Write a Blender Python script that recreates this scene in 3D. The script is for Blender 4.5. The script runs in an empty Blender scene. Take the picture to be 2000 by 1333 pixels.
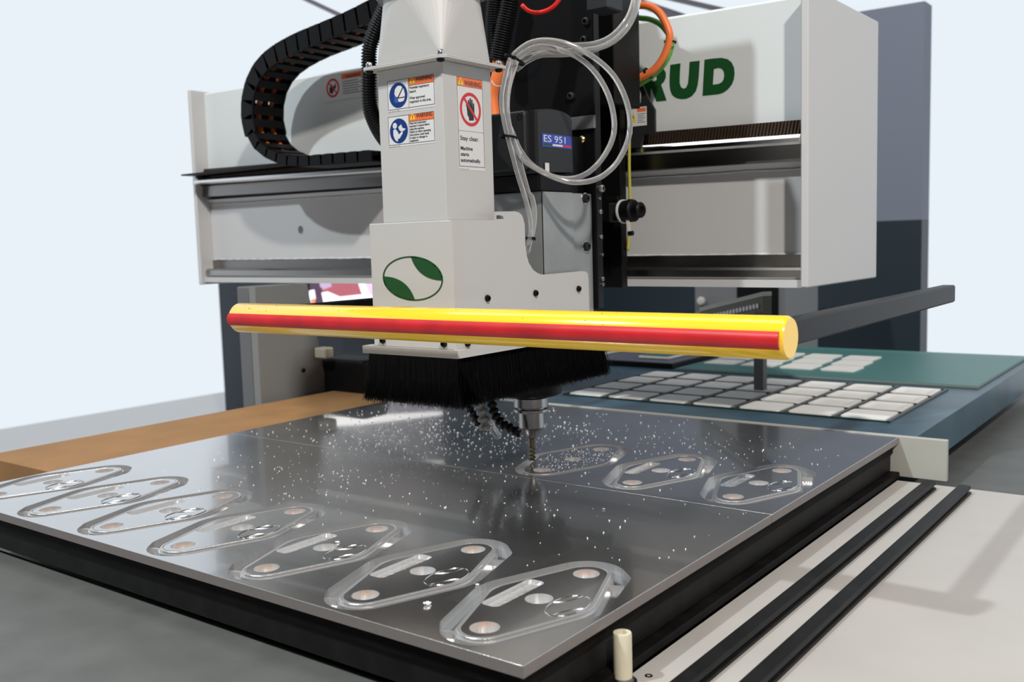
import bpy, bmesh, math, random
import numpy as np
from mathutils import Vector, Matrix, noise
from mathutils.geometry import tessellate_polygon
random.seed(7)
S = bpy.context.scene
COL = S.collection
# ------------------------------------------------------------------ camera
F = 1915.45                                    # focal length in pixels of the 2000 px wide frame
CX = Vector((2550, 121, -F)).normalized()      # the world axes seen in the lens' frame (x right, y down, z forward)
CY = Vector((1450, -236, F)).normalized()
CZ = CX.cross(CY).normalized()
CAM = Vector((0, 0, 1.212))
cd = bpy.data.cameras.new('camera'); cam = bpy.data.objects.new('camera', cd); COL.objects.link(cam)
cam.matrix_world = Matrix(((CX.x, -CX.y, -CX.z, CAM.x), (CY.x, -CY.y, -CY.z, CAM.y), (CZ.x, -CZ.y, -CZ.z, CAM.z), (0, 0, 0, 1)))
cd.sensor_width = 36; cd.lens = 36 * F / 2000; cd.clip_start = .02; cd.clip_end = 60
cd.dof.use_dof = True; cd.dof.focus_distance = 1.12; cd.dof.aperture_fstop = 8.5
S.camera = cam
# ------------------------------------------------------------------ world, lights, exposure
S.view_settings.view_transform = 'Standard'; S.view_settings.look = 'None'
S.view_settings.exposure = 0.0; S.view_settings.gamma = 1.0; S.view_settings.use_curve_mapping = False
w = bpy.data.worlds.new('hall_air'); S.world = w; w.use_nodes = True
bg = w.node_tree.nodes['Background']; bg.inputs[0].default_value = (.86, .93, 1, 1); bg.inputs[1].default_value = .95
def area(name, loc, target, size, power, col=(1, .97, .93), sizey=None):
    l = bpy.data.lights.new(name, 'AREA'); l.shape = 'RECTANGLE' if sizey else 'DISK'; l.size = size
    if sizey: l.size_y = sizey
    l.energy = power; l.color = col
    o = bpy.data.objects.new(name, l); COL.objects.link(o); o.location = loc
    o.rotation_euler = (Vector(target) - Vector(loc)).to_track_quat('-Z', 'Y').to_euler()
    return o
area('spotlight_lamp', (-1.7, -1.6, 4.5), (-.95, 1.3, 1.2), .12, 122, (.90, .97, 1))
area('spotlight_lamp', (2.2, -1.1, 4.3), (-.9, 1.2, 1.1), .22, 205, (1, .93, .86))
area('added_overhead_lamp', (-1.7, 1.1, 5.2), (-1.7, 1.11, 0), 5.0, 70, (1, .99, .97), 1.2)  # unseen soft lamp added overhead, widened for the glint along the upper rail
# ------------------------------------------------------------------ helpers
def ray(px, py):
    d = Vector((px - 1000, py - 666.5, F)); return Vector((CX.dot(d), CY.dot(d), CZ.dot(d)))
def P(px, py, x=None, y=None, z=None, pl=None):   # measured point of the photograph on a known real plane
    d = ray(px, py)
    if pl: t = (pl[0] - CAM).dot(pl[1]) / d.dot(pl[1])
    elif x is not None: t = (x - CAM.x) / d.x
    elif y is not None: t = (y - CAM.y) / d.y
    else: t = (z - CAM.z) / d.z
    return CAM + t * d
MATS = {}
def mat(name, col, rough=.5, metal=0., trans=0., ior=1.45, emit=0., bump=0., bscale=200., var=0., vscale=8., coat=0., aniso=None, spec=.5):
    m = bpy.data.materials.new(name); m.use_nodes = True; nt = m.node_tree; N = nt.nodes; L = nt.links
    b = N['Principled BSDF']; b.inputs['Roughness'].default_value = rough; b.inputs['Metallic'].default_value = metal
    b.inputs['Transmission Weight'].default_value = trans; b.inputs['IOR'].default_value = ior; b.inputs['Coat Weight'].default_value = coat
    b.inputs['Specular IOR Level'].default_value = spec
    b.inputs['Base Color'].default_value = (*col, 1)
    tc = N.new('ShaderNodeTexCoord')
    if var:
        n = N.new('ShaderNodeTexNoise'); n.inputs['Scale'].default_value = vscale; n.inputs['Detail'].default_value = 6
        L.new(tc.outputs['Object'], n.inputs['Vector'])
        r = N.new('ShaderNodeValToRGB'); e = r.color_ramp.elements
        e[0].position = .3; e[1].position = .7
        e[0].color = (*[max(0, c * (1 - var)) for c in col], 1); e[1].color = (*[min(1, c * (1 + var)) for c in col], 1)
        L.new(n.outputs[0], r.inputs[0]); L.new(r.outputs[0], b.inputs['Base Color'])
    if bump:
        n = N.new('ShaderNodeTexNoise'); n.inputs['Scale'].default_value = bscale; n.inputs['Detail'].default_value = 4
        mp = N.new('ShaderNodeMapping'); L.new(tc.outputs['Object'], mp.inputs[0]); L.new(mp.outputs[0], n.inputs['Vector'])
        if aniso: mp.inputs['Scale'].default_value = aniso
        bp = N.new('ShaderNodeBump'); bp.inputs['Strength'].default_value = bump; bp.inputs['Distance'].default_value = .001
        L.new(n.outputs[0], bp.inputs['Height']); L.new(bp.outputs[0], b.inputs['Normal'])
    if emit:
        b.inputs['Emission Color'].default_value = (*col, 1); b.inputs['Emission Strength'].default_value = emit
    MATS[name] = m; return m
M_WHITE = mat('grey_white_powder_coat', (.48, .475, .465), .42, bump=.12, bscale=900, coat=.15)
M_COVER = mat('gantry_white_paint', (.58, .61, .61), .45, bump=.06, bscale=300)
M_BEAM = mat('gantry_grey_white_paint', (.50, .50, .50), .4, bump=.1, bscale=60)
M_BLACK = mat('black_anodised', (.004, .004, .0045), .4, bump=.05, bscale=800, spec=.2)
M_DBLACK = mat('deep_black_paint', (.003, .003, .0035), .5, spec=.25)
M_DGREY = mat('dark_grey_plastic', (.016, .017, .019), .45, bump=.15, bscale=1500, spec=.4)
M_CAST = mat('cast_aluminium', (.30, .315, .315), .42, metal=.35, var=.12, vscale=14, bump=.08, bscale=400)
M_STEEL = mat('ground_steel', (.42, .41, .40), .24, metal=1, bump=.04, bscale=120, aniso=(1, 1, 30))
M_CHROME = mat('bright_steel', (.78, .78, .78), .16, metal=1)
M_RAIL = mat('rail_steel', (.30, .29, .28), .28, metal=1, bump=.05, bscale=40, aniso=(.2, 8, 30))
M_YEL = mat('gloss_yellow_paint', (.95, .60, .028), .18, coat=.6)
M_RED = mat('red_rubber', (.50, .013, .018), .42, bump=.05, bscale=300, var=.18, vscale=20)
M_GREEN = mat('dark_green_print', (.006, .062, .014), .45)
M_STICK = mat('white_label_vinyl', (.62, .62, .62), .35)
M_ORL = mat('orange_label_print', (.72, .15, .045), .4)
M_BLUE = mat('blue_label_print', (.008, .035, .17), .35)
M_REDP = mat('red_label_print', (.55, .02, .03), .4)
M_BLKP = mat('black_label_print', (.012, .012, .014), .4)
M_YELP = mat('yellow_label_print', (.75, .55, .03), .4)
M_ALU = None
def alu():
    m = bpy.data.materials.new('machined_aluminium_plate'); m.use_nodes = True; nt = m.node_tree; N = nt.nodes; L = nt.links
    b = N['Principled BSDF']; b.inputs['Metallic'].default_value = .95
    tc = N.new('ShaderNodeTexCoord')
    mp = N.new('ShaderNodeMapping'); mp.inputs['Rotation'].default_value = (0, 0, .5); mp.inputs['Scale'].default_value = (60, 900, 60)
    n = N.new('ShaderNodeTexNoise'); n.inputs['Scale'].default_value = 1; n.inputs['Detail'].default_value = 3
    L.new(tc.outputs['Object'], mp.inputs[0]); L.new(mp.outputs[0], n.inputs['Vector'])
    n2 = N.new('ShaderNodeTexNoise'); n2.inputs['Scale'].default_value = 9; n2.inputs['Detail'].default_value = 7; L.new(tc.outputs['Object'], n2.inputs['Vector'])
    r = N.new('ShaderNodeMapRange'); r.inputs['To Min'].default_value = .14; r.inputs['To Max'].default_value = .24; b.inputs['Coat Weight'].default_value = .55; b.inputs['Coat Roughness'].default_value = .035; L.new(n2.outputs[0], r.inputs[0]); L.new(r.outputs[0], b.inputs['Roughness'])
    cr = N.new('ShaderNodeValToRGB'); cr.color_ramp.elements[0].color = (.46, .46, .465, 1); cr.color_ramp.elements[1].color = (.62, .62, .62, 1); L.new(n2.outputs[0], cr.inputs[0]); L.new(cr.outputs[0], b.inputs['Base Color'])
    bp = N.new('ShaderNodeBump'); bp.inputs['Strength'].default_value = .06; bp.inputs['Distance'].default_value = .0006; L.new(n.outputs[0], bp.inputs['Height']); L.new(bp.outputs[0], b.inputs['Normal'])
    return m
M_ALU = alu()
M_ALUW = mat('freshly_cut_aluminium', (.60, .60, .60), .24, metal=.72, bump=.35, bscale=500, aniso=(1, 1, .2))
M_ALUH = mat('bored_hole_aluminium', (.68, .68, .68), .25, metal=.7, bump=.6, bscale=260, aniso=(1, 1, .05))
M_SAWN = mat('sawn_aluminium_edge', (.40, .36, .35), .42, metal=.75, bump=.7, bscale=420, aniso=(1, 1, .08))
M_PHEN = mat('black_phenolic', (.006, .005, .0048), .55, spec=.1, var=.5, vscale=30, bump=.2, bscale=120)
M_PHEN2 = mat('dark_grey_phenolic', (.008, .008, .008), .45, spec=.2, var=.35, vscale=50)
M_TABLE = mat('white_table_laminate', (.43, .41, .385), .42, var=.05, vscale=6)
M_FRAME = mat('grey_frame_paint', (.10, .105, .10), .5, var=.12, vscale=20)
M_MDF = mat('mdf_board', (.29, .15, .055), .7, var=.12, vscale=12, bump=.1, bscale=600)
M_NYL = mat('nylon', (.66, .62, .47), .32, bump=.04, bscale=60)
M_NYL.node_tree.nodes['Principled BSDF'].inputs['Subsurface Weight'].default_value = .2
M_NYL.node_tree.nodes['Principled BSDF'].inputs['Subsurface Radius'].default_value = (.01, .01, .008)
M_CLEAR = mat('clear_plastic_tube', (.88, .88, .87), .08, trans=.84, ior=1.38, coat=.6)
M_CUFF = mat('cloudy_flexible_duct', (.62, .60, .55), .3, trans=.35, coat=.3)
M_ORC = mat('orange_cable_jacket', (.80, .19, .05), .4)
M_GRC = mat('green_cable_jacket', (.10, .38, .06), .4)
M_YLC = mat('olive_yellow_cable', (.42, .38, .06), .45)
M_REDT = mat('red_air_tube', (.70, .02, .015), .3)
M_BRIS = mat('black_bristle', (.004, .004, .0045), .4, spec=.35)
M_TEAL = mat('blue_teal_laminate', (.035, .085, .12), .35, var=.3, vscale=10)
M_TEAL2 = mat('green_teal_laminate', (.045, .17, .16), .4)
M_DKG = mat('dark_green_grid', (.018, .04, .035), .5)
M_TILE = mat('white_plastic_tile', (.86, .85, .81), .35)
M_PURP = mat('purple_grey_laminate', (.11, .11, .15), .4)
M_NAVY = mat('navy_panel', (.012, .022, .032), .45)
M_MIDG = mat('mid_grey_panel', (.12, .125, .13), .5)
M_FLOOR = mat('hall_floor_covering', (.78, .78, .78), .7)
M_BRASS = mat('brass', (.45, .36, .16), .3, metal=1)

def link(name, me, m=None, parent=None, smooth=None):
    o = bpy.data.objects.new(name, me); COL.objects.link(o)
    if m: me.materials.clear(); me.materials.append(m)
    if parent: o.parent = parent
    return o
def bmo(name, bm, m, parent=None, smooth=False, recalc=True):
    me = bpy.data.meshes.new(name)
    if recalc: bmesh.ops.recalc_face_normals(bm, faces=bm.faces)
    bm.to_mesh(me); bm.free()
    if smooth:
        for p in me.polygons: p.use_smooth = True
    if smooth == 'auto':
        try: me.set_sharp_from_angle(angle=math.radians(35))
        except Exception: pass
    return link(name, me, m, parent)
def thing(name, label, cat, group=None, kind=None, loc=(0, 0, 0)):
    o = bpy.data.objects.new(name, None); o.empty_display_size = .02; COL.objects.link(o); o.location = loc
    return tag(o, label, cat, group, kind)
def tag(o, label=None, cat=None, group=None, kind=None):
    if label: o['label'] = label
    if cat: o['category'] = cat
    if group: o['group'] = group
    if kind: o['kind'] = kind
    return o
def b_box(bm, lo, hi, bev=0., seg=1):
    lo = Vector(lo); hi = Vector(hi)
    r = bmesh.ops.create_cube(bm, size=1); vs = r['verts']
    for v in vs: v.co = Vector([(lo[i] + hi[i]) / 2 + v.co[i] * (hi[i] - lo[i]) for i in range(3)])
    if bev:
        es = list({e for v in vs for e in v.link_edges})
        bmesh.ops.bevel(bm, geom=es, offset=bev, segments=seg, affect='EDGES', profile=.6)
def box(name, lo, hi, m, parent=None, bev=.0008, seg=1):
    bm = bmesh.new(); b_box(bm, lo, hi, bev, seg); return bmo(name, bm, m, parent)
def b_loft(bm, rings, cap0=True, cap1=True, closed=True):
    R = [[bm.verts.new(p) for p in r] for r in rings]
    n = len(R[0])
    for a, b in zip(R[:-1], R[1:]):
        for i in range(n if closed else n - 1):
            j = (i + 1) % n; bm.faces.new((a[i], a[j], b[j], b[i]))
    if cap0: bm.faces.new(R[0][::-1])
    if cap1: bm.faces.new(R[-1])
    return R
def b_prism(bm, poly, d, holes=()):
    """poly: list of 3D points in a plane, d: thickness vector, optional holes"""
    d = Vector(d); loops = [[Vector(p) for p in poly]] + [[Vector(p) for p in h] for h in holes]
    flat = [p for l in loops for p in l]
    tris = tessellate_polygon(loops)
    A = [bm.verts.new(p) for p in flat]; B = [bm.verts.new(p + d) for p in flat]
    for t in tris:
        try: bm.faces.new([A[i] for i in t])
        except ValueError: pass
        try: bm.faces.new([B[i] for i in reversed(t)])
        except ValueError: pass
    k = 0
    for l in loops:
        n = len(l)
        for i in range(n):
            j = (i + 1) % n; bm.faces.new((A[k + i], A[k + j], B[k + j], B[k + i]))
        k += n
def prism(name, poly, d, m, parent=None, holes=()):
    bm = bmesh.new(); b_prism(bm, poly, d, holes); return bmo(name, bm, m, parent)
def basis(ax):
    ax = Vector(ax).normalized(); t = Vector((0, 0, 1)) if abs(ax.z) < .9 else Vector((1, 0, 0))
    u = ax.cross(t).normalized(); return u, ax.cross(u).normalized(), ax
def b_lathe(bm, base, ax, prof, n=24, cap0=True, cap1=True):
    u, v, a = basis(ax); base = Vector(base)
    rings = [[base + a * h + (u * math.cos(2 * math.pi * i / n) + v * math.sin(2 * math.pi * i / n)) * max(r, 1e-5) for i in range(n)] for r, h in prof]
    b_loft(bm, rings, cap0, cap1)
def lathe(name, base, ax, prof, m, parent=None, n=24, smooth='auto'):
    bm = bmesh.new(); b_lathe(bm, base, ax, prof, n); return bmo(name, bm, m, parent, smooth)
def spline(pts, step=.004):
    pts = [Vector(p) for p in pts]; q = [pts[0] * 2 - pts[1]] + pts + [pts[-1] * 2 - pts[-2]]; out = []
    for i in range(1, len(q) - 2):
        n = max(2, int((q[i + 1] - q[i]).length / step))
        for k in range(n):
            t = k / n; p0, p1, p2, p3 = q[i - 1:i + 3]
            out.append(.5 * ((2 * p1) + (p2 - p0) * t + (2 * p0 - 5 * p1 + 4 * p2 - p3) * t * t + (3 * p1 - p0 - 3 * p2 + p3) * t ** 3))
    out.append(pts[-1]); return out
def b_tube(bm, path, rad, n=10, cap=True):
    if not callable(rad): r0 = rad; rad = lambda s, i: r0
    T = [(path[min(i + 1, len(path) - 1)] - path[max(i - 1, 0)]).normalized() for i in range(len(path))]
    u, v, _ = basis(T[0]); rings = []; s = 0
    for i, p in enumerate(path):
        if i: s += (p - path[i - 1]).length
        u = (u - T[i] * u.dot(T[i])).normalized(); v = T[i].cross(u); r = rad(s, i)
        rings.append([p + (u * math.cos(2 * math.pi * k / n) + v * math.sin(2 * math.pi * k / n)) * r for k in range(n)])
    b_loft(bm, rings, cap, cap)
def tube(name, pts, r, m, parent=None, n=10, step=.005):
    bm = bmesh.new(); b_tube(bm, spline(pts, step), r, n); return bmo(name, bm, m, parent, True)
def corrug(name, pts, r, m, parent=None, pitch=.0042, n=16):
    bm = bmesh.new(); path = spline(pts, pitch / 4)
    # resample evenly
    out = [path[0]]; acc = 0; st = pitch / 4
    for a, b in zip(path[:-1], path[1:]):
        L = (b - a).length
        while acc + L >= st and L > 1e-9:
            t = (st - acc) / L; a = a.lerp(b, t); out.append(a); L = (b - a).length; acc = 0
        acc += L
    b_tube(bm, out, lambda s, i: r * (1, 1, .80, .80)[i % 4], n); return bmo(name, bm, m, parent, True)
def text(name, s, o, u, v, size, m, parent=None, bold=0., ext=.00008, xs=1.):
    """flat lettering: o = left end of the base line, u = reading direction, v = up"""
    c = bpy.data.curves.new(name, 'FONT'); c.body = s; c.size = size; c.offset = bold * size; c.extrude = ext; c.resolution_u = 3; c.space_line = .95
    t = bpy.data.objects.new(name, c); COL.objects.link(t); bpy.context.view_layer.update()
    me = bpy.data.meshes.new_from_object(t.evaluated_get(bpy.context.evaluated_depsgraph_get()))
    bpy.data.objects.remove(t); bpy.data.curves.remove(c)
    u = Vector(u).normalized(); v = Vector(v).normalized(); w_ = u.cross(v); o = Vector(o)
    for q in me.vertices: q.co = o + u * q.co.x * xs + v * q.co.y + w_ * q.co.z
    return link(name, me, m, parent)
def disc_pts(c, u, v, r, n=32, r2=None, a0=0, a1=2 * math.pi):
    r2 = r2 or r; k = n if abs(a1 - a0) >= 6.28 else n - 1
    return [Vector(c) + u * r * math.cos(a0 + (a1 - a0) * i / k) + v * r2 * math.sin(a0 + (a1 - a0) * i / k) for i in range(n)]
def screw(parent, p, ax, r=.0042, h=.003, m=None, name='screw'):
    """button head with a hexagon socket"""
    u, v, a = basis(ax); p = Vector(p); bm = bmesh.new()
    rr = [[p + a * z + (u * math.cos(math.pi * i / 6) + v * math.sin(math.pi * i / 6)) * q for i in range(12)] for q, z in
          ((r, -.0005), (r, h * .45), (r * .8, h * .9), (r * .5, h), (r * .42, h * .3))]
    b_loft(bm, rr, False, True); return bmo(name, bm, m or M_BLACK, parent, 'auto')
X_, Y_, Z_ = Vector((1, 0, 0)), Vector((0, 1, 0)), Vector((0, 0, 1))
# ================================================================== the hall
o = box('floor', (-7, -3, -.1), (4, 8, 0), M_FLOOR, bev=0); o['kind'] = 'structure'
o = box('wall_back', (-5.3, 3.9, 0), (-1.0, 4.0, 1.25), M_NAVY, bev=0); o['kind'] = 'structure'
o = box('wall_back', (-5.3, 3.9, 1.2502), (-1.0, 4.0, 2.05), mat('blue_grey_wall', (.15, .17, .22), .6), bev=0); o['kind'] = 'structure'  # unseen upper wall added, its tone chosen for the plate's reflection
M_HALL = mat('hall_wall_grey', (.10, .10, .11), .8)
o = box('wall_front_unseen', (-7, -3.1, 0), (4, -3, 6.2), M_HALL, bev=0); o['kind'] = 'structure'  # dark unseen wall added behind the camera to cut frontal fill
o = box('wall_right_unseen', (4, -3.1, 0), (4.1, 3.4, 6.2), M_HALL, bev=0); o['kind'] = 'structure'  # unseen too, added on the right to darken the fill
bm = bmesh.new()
for i in range(7): b_box(bm, (-8.5 + i * 1.9, -3, 6.2), (-8.38 + i * 1.9, 9, 6.5))
b_box(bm, (-9, -3, 6.5), (4, 9, 6.6)); o = bmo('ceiling', bm, mat('hall_roof', (.10, .10, .11), .8)); o['kind'] = 'structure'
# ================================================================== machine table
t = thing('machine_table', 'grey machine table with white laminate top and dark slotted rails under the plates', 'table', loc=(-.9, 1.5, 0))
def ch(name, *a, **k): return name
def off(o, par):   # keep world placement under an Empty that stands elsewhere
    o.parent = par; o.matrix_parent_inverse = par.matrix_world.inverted(); return o
bpy.context.view_layer.update()
TZ = .838
off(box('base_cabinet', (-1.72, .35, 0), (-.02, 2.75, .80), M_FRAME, bev=.004), t)
off(box('front_ledge', (-1.72, .30, .80), (-.4165, .578, TZ), M_FRAME, bev=.002), t)
off(box('side_top', (-.4160, .30, .80), (.02, 1.50, TZ), M_TABLE, bev=.002), t)
xa = P(1461, 1209.5, z=TZ + .012).x; xb = P(1461, 1242, z=TZ + .012).x
def rail(x0, x1):
    bm = bmesh.new(); z1 = TZ + .012; z0 = TZ
    pr = [(x0, z0), (x1 + .001, z0), (x1 + .001, z0 + .003), (x1 - .003, z0 + .004), (x1 - .003, z0 + .006), (x1, z0 + .007), (x1, z1 - .001), (x1 - .001, z1), (x0 + .001, z1), (x0, z1 - .001)]
    b_prism(bm, [(x, .32, z) for x, z in pr], (0, 1.15, 0)); return off(bmo('slotted_rail', bm, M_PHEN2), t)
rail(xa, xb)
xc = P(1461, 1314, z=TZ + .012).x; rail(xc, xc + (xb - xa))
bpy.context.view_layer.update()
def screwhole(x, y):
    return off(lathe('countersunk_screw', (x, y, TZ - .001), Z_, [(.0035, 0), (.0035, .0014), (.002, .0016), (.0018, .0009)], M_BLACK, n=14), t)
q = P(1267, 1321, z=TZ); screwhole(q.x, q.y)
# black vacuum bed
bed = thing('vacuum_bed', 'black layered bed slab carrying the aluminium plates', 'machine bed', loc=(-.9, 1.04, TZ))
bpy.context.view_layer.update()
off(box('upper_slab', (-1.372, .562, .8742), (-.4265, 1.518, .8899), M_PHEN, bev=.0006), bed)
off(box('lower_slab', (-1.372, .566, .8470), (-.4300, 1.518, .8740), M_PHEN2, bev=.001), bed)
off(box('base_ledge', (-1.372, .585, TZ + .0002), (-.4160, 1.518, .8468), M_PHEN, bev=.0015), bed)
# MDF board and teal display board behind
o = box('mdf_board', (-1.62, .72, TZ + .0002), (-1.379, 1.98, .8935), M_MDF, bev=.0008)
tag(o, 'brown MDF board lying beside the aluminium plates on the left', 'board')
# ================================================================== aluminium plates
def hull(pts_r, off_=0., n=10):
    """convex outline around circles (x, y, r) grown by off_"""
    pts = [(x + (r + off_) * math.cos(a), y + (r + off_) * math.sin(a)) for x, y, r in pts_r for a in [2 * math.pi * k / 48 for k in range(48)]]
    pts = sorted(set((round(a, 6), round(b, 6)) for a, b in pts))
    def half(ps):
        h = []
        for p in ps:
            while len(h) >= 2 and (h[-1][0] - h[-2][0]) * (p[1] - h[-2][1]) - (h[-1][1] - h[-2][1]) * (p[0] - h[-2][0]) <= 1e-10: h.pop()
            h.append(p)
        return h
    a = half(pts); b = half(pts[::-1]); return a[:-1] + b[:-1]
CORE = [(0, .0765, .0255), (0, -.0765, .0255), (.012, 0, .0418), (-.012, 0, .0418)]
GROOVE = CORE + [(.0235, .0765, .010), (-.0205, -.0765, .010)]
GO = .0112; GD = .0085; PT = .0098; ZP = .9
def circ(cx, cy, r, n=28): return [(cx + r * math.cos(2 * math.pi * k / n), cy + r * math.sin(2 * math.pi * k / n)) for k in range(n)]
def rrect(cx, cy, a, b, r, n=6, rot=0):
    out = []
    for sx, sy, a0 in ((1, 1, 0), (-1, 1, 90), (-1, -1, 180), (1, -1, 270)):
        for k in range(n + 1):
            an = math.radians(a0 + 90 * k / n); x = sx * (a - r) + r * math.cos(an); y = sy * (b - r) + r * math.sin(an)
            out.append((cx + x * math.cos(rot) - y * math.sin(rot), cy + x * math.sin(rot) + y * math.cos(rot)))
    return out
def cap(bm, loops, z):
    L3 = [[Vector((x, y, z)) for x, y in l] for l in loops]; flat = [p for l in L3 for p in l]
    V = [bm.verts.new(p) for p in flat]
    for tr in tessellate_polygon(L3):
        f = [V[i] for i in tr]
        n = (f[1].co - f[0].co).cross(f[2].co - f[0].co)
        if n.z < 0: f.reverse()
        try: bm.faces.new(f)
        except ValueError: pass
def walls(bm, l, z0, z1, l2=None, mi=0):
    l2 = l2 or l; fs = []
    A = [bm.verts.new((x, y, z0)) for x, y in l]; B = [bm.verts.new((x, y, z1)) for x, y in l2]
    for i in range(len(l)):
        j = (i + 1) % len(l); f = bm.faces.new((A[i], A[j], B[j], B[i])); f.material_index = mi; fs.append(f)
    return fs
def plate(label, x0, x1, y0, y1, centres):
    bm = bmesh.new(); outer = [(x0, y0), (x1, y0), (x1, y1), (x0, y1)]
    gs = [[(cx + x, cy + y) for x, y in hull(GROOVE, GO)] for cx, cy in centres]
    e = .0003; inn = [(x0 + e, y0 + e), (x1 - e, y0 + e), (x1 - e, y1 - e), (x0 + e, y1 - e)]
    cap(bm, [inn] + gs, ZP)
    walls(bm, outer, ZP - PT, ZP - e, mi=2); walls(bm, outer, ZP - e, ZP, inn, mi=1)
    for g in gs:
        for f in walls(bm, g, ZP, ZP - GD, mi=1): f.normal_flip()
        z = [bm.verts.new((x, y, ZP - GD)) for x, y in g]; f = bm.faces.new(z); f.material_index = 0
    f = bm.faces.new([bm.verts.new((x, y, ZP - PT)) for x, y in outer[::-1]]); 
    me = bpy.data.meshes.new('aluminium_plate'); bm.to_mesh(me); bm.free()
    o = bpy.data.objects.new('aluminium_plate', me); COL.objects.link(o)
    for m in (M_ALU, M_ALUW, M_SAWN): me.materials.append(m)
    return tag(o, label, 'metal plate', 'aluminium plates on the machine bed')
def bracket_mesh(full=True):
    bm = bmesh.new()
    A = hull(CORE, 0); prof = [(0, -GD), (0, -.0030), (-.0022, -.0030), (-.0022, -.0004), (-.0026, 0), (-.0042, 0), (-.0046, -.0010), (-.0056, -.0010), (-.0060, 0)]
    if not full: prof = [(0, -GD), (0, -.0006), (-.0006, 0)]
    H = [hull(CORE, o_) for o_, _ in prof]
    # all offsets of one hull share their vertex count
    for (l, (o1, z1), l2, (o2, z2)) in zip(H[:-1], prof[:-1], H[1:], prof[1:]):
        n = min(len(l), len(l2)); 
        ang = lambda p: math.atan2(p[1], p[0] * 1.6)
        l = sorted(l, key=ang)[:n]; l2 = sorted(l2, key=ang)[:n]
        walls(bm, l, ZP + z1, ZP + z2, l2, mi=1)
    holes = [circ(0, .0765, .0127), circ(0, 0, .0127), circ(0, -.0765, .0127)]
    if full: holes.append(rrect(-.0278, 0, .0098, .0372, .0060))
    cap(bm, [H[-1]] + holes, ZP)
    for i, h in enumerate(holes):
        dz = -.0074 if i < 3 else -.0048
        for f in walls(bm, h, ZP, ZP + dz, mi=2): f.normal_flip()
        if i < 3:
            c = (0, (.0765, 0, -.0765)[i]); inner = circ(*c, .0075)
            L3 = [h, inner]
            n0 = len(bm.faces); cap(bm, L3, ZP + dz); bm.faces.ensure_lookup_table()
            for f in bm.faces[n0:]: f.material_index = 2
            for f in walls(bm, inner, ZP + dz, ZP - .0085, mi=2): f.normal_flip()
            if i == 1: f = bm.faces.new([bm.verts.new((x, y, ZP - .0083)) for x, y in inner]); f.material_index = 2
        else:
            # ridged pocket floor left by the cutter
            nx, ny = 7, 26; V = {}
            for a in range(nx + 1):
                for b in range(ny + 1):
                    V[a, b] = bm.verts.new((-.0278 - .0098 + .0196 * a / nx, -.0375 + .075 * b / ny, ZP + dz + (.0004 + .0010 * random.random() if 0 < a < nx and 0 < b < ny else .0002)))
            for a in range(nx):
                for b in range(ny):
                    f = bm.faces.new((V[a, b], V[a + 1, b], V[a + 1, b + 1], V[a, b + 1])); f.material_index = 2
    me = bpy.data.meshes.new('milled_bracket'); bm.to_mesh(me); bm.free()
    for m in (M_ALU, M_ALUW, M_ALUH): me.materials.append(m)
    return me
BR_FULL, BR_RAW = bracket_mesh(True), bracket_mesh(False)
def oval_logo():
    bm = bmesh.new(); c = (.0305, 0)
    ring = [Vector((c[0] + .0158 * math.cos(2 * math.pi * k / 48), c[1] + .0262 * math.sin(2 * math.pi * k / 48), ZP + .00015)) for k in range(49)]
    b_tube(bm, ring, .00055, 6, False)
    for s in (1, -1):
        bz = lambda t, a_, b_, c_: (1 - t) ** 2 * a_ + 2 * t * (1 - t) * b_ + t * t * c_
        arc = [Vector((c[0] + s * bz(k / 20, -.0150, -.0030, -.0015), c[1] + s * bz(k / 20, -.0010, .0091, .0255), ZP + .00015)) for k in range(21)]
        b_tube(bm, arc, .0006, 6, False)
    me = bpy.data.meshes.new('engraved_oval'); bmesh.ops.recalc_face_normals(bm, faces=bm.faces); bm.to_mesh(me); bm.free(); me.materials.append(M_CHROME)
    return me
def tab_mesh(x, y, r):
    bm = bmesh.new(); L = .0085; w_ = .0030; a = Matrix.Rotation(r - .35, 3, 'Z')
    lo = [Vector((sx * L, sy * w_, 0)) for sx, sy in ((-1, -1), (1, -1), (1, 1), (-1, 1))]
    b_loft(bm, [[a @ p + Vector((x, y, ZP - GD)) for p in lo], [a @ Vector((p.x, p.y * .55, 0)) + Vector((x, y, ZP - .0035)) for p in lo]], False, True)
    me = bpy.data.meshes.new('holding_tab'); bmesh.ops.recalc_face_normals(bm, faces=bm.faces); bm.to_mesh(me); bm.free(); me.materials.append(M_ALUW); return me
OV, TABS = oval_logo(), [tab_mesh(.0345, .071, .75), tab_mesh(-.0262, -.0925, .65)]
M_COP = mat('copper_brown_backing', (.50, .22, .09), .5); MDFI = []
for cy in (.0765, -.0765):
    bm = bmesh.new(); b_lathe(bm, (0, cy, ZP - .0088), Z_, [(.0074, 0), (.0074, .0004)], 20)
    me = bpy.data.meshes.new('board_showing_through'); bm.to_mesh(me); bm.free(); me.materials.append(M_COP); MDFI.append(me)
FC = [(-.4882 - .1370 * k, .6740) for k in range(7)]; BC = [(-.7655, 1.1490), (-.6250, 1.1500), (-.4872, 1.1515)]
PF = plate('nearer aluminium plate with the front row of milled brackets', -1.378, -.4185, .5555, 1.0250, FC)
PB = plate('farther aluminium plate under the spindle with the back row of milled brackets', -1.382, -.4185, 1.0262, 1.5185, BC)
for par, cs in ((PF, FC), (PB, BC)):
    for i, c in enumerate(cs):
        raw = par is PB and i == 0
        b = link('milled_bracket', BR_RAW if raw else BR_FULL, None, par); b.location = (c[0], c[1], 0)
        if raw: b['label'] = 'half-milled bracket still under the cutter'
        if not raw:
            e = link('engraved_oval', OV, None, b)
        for tm in TABS: link('holding_tab', tm, None, b)
        for tm in MDFI: link('board_showing_through', tm, None, b)
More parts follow.
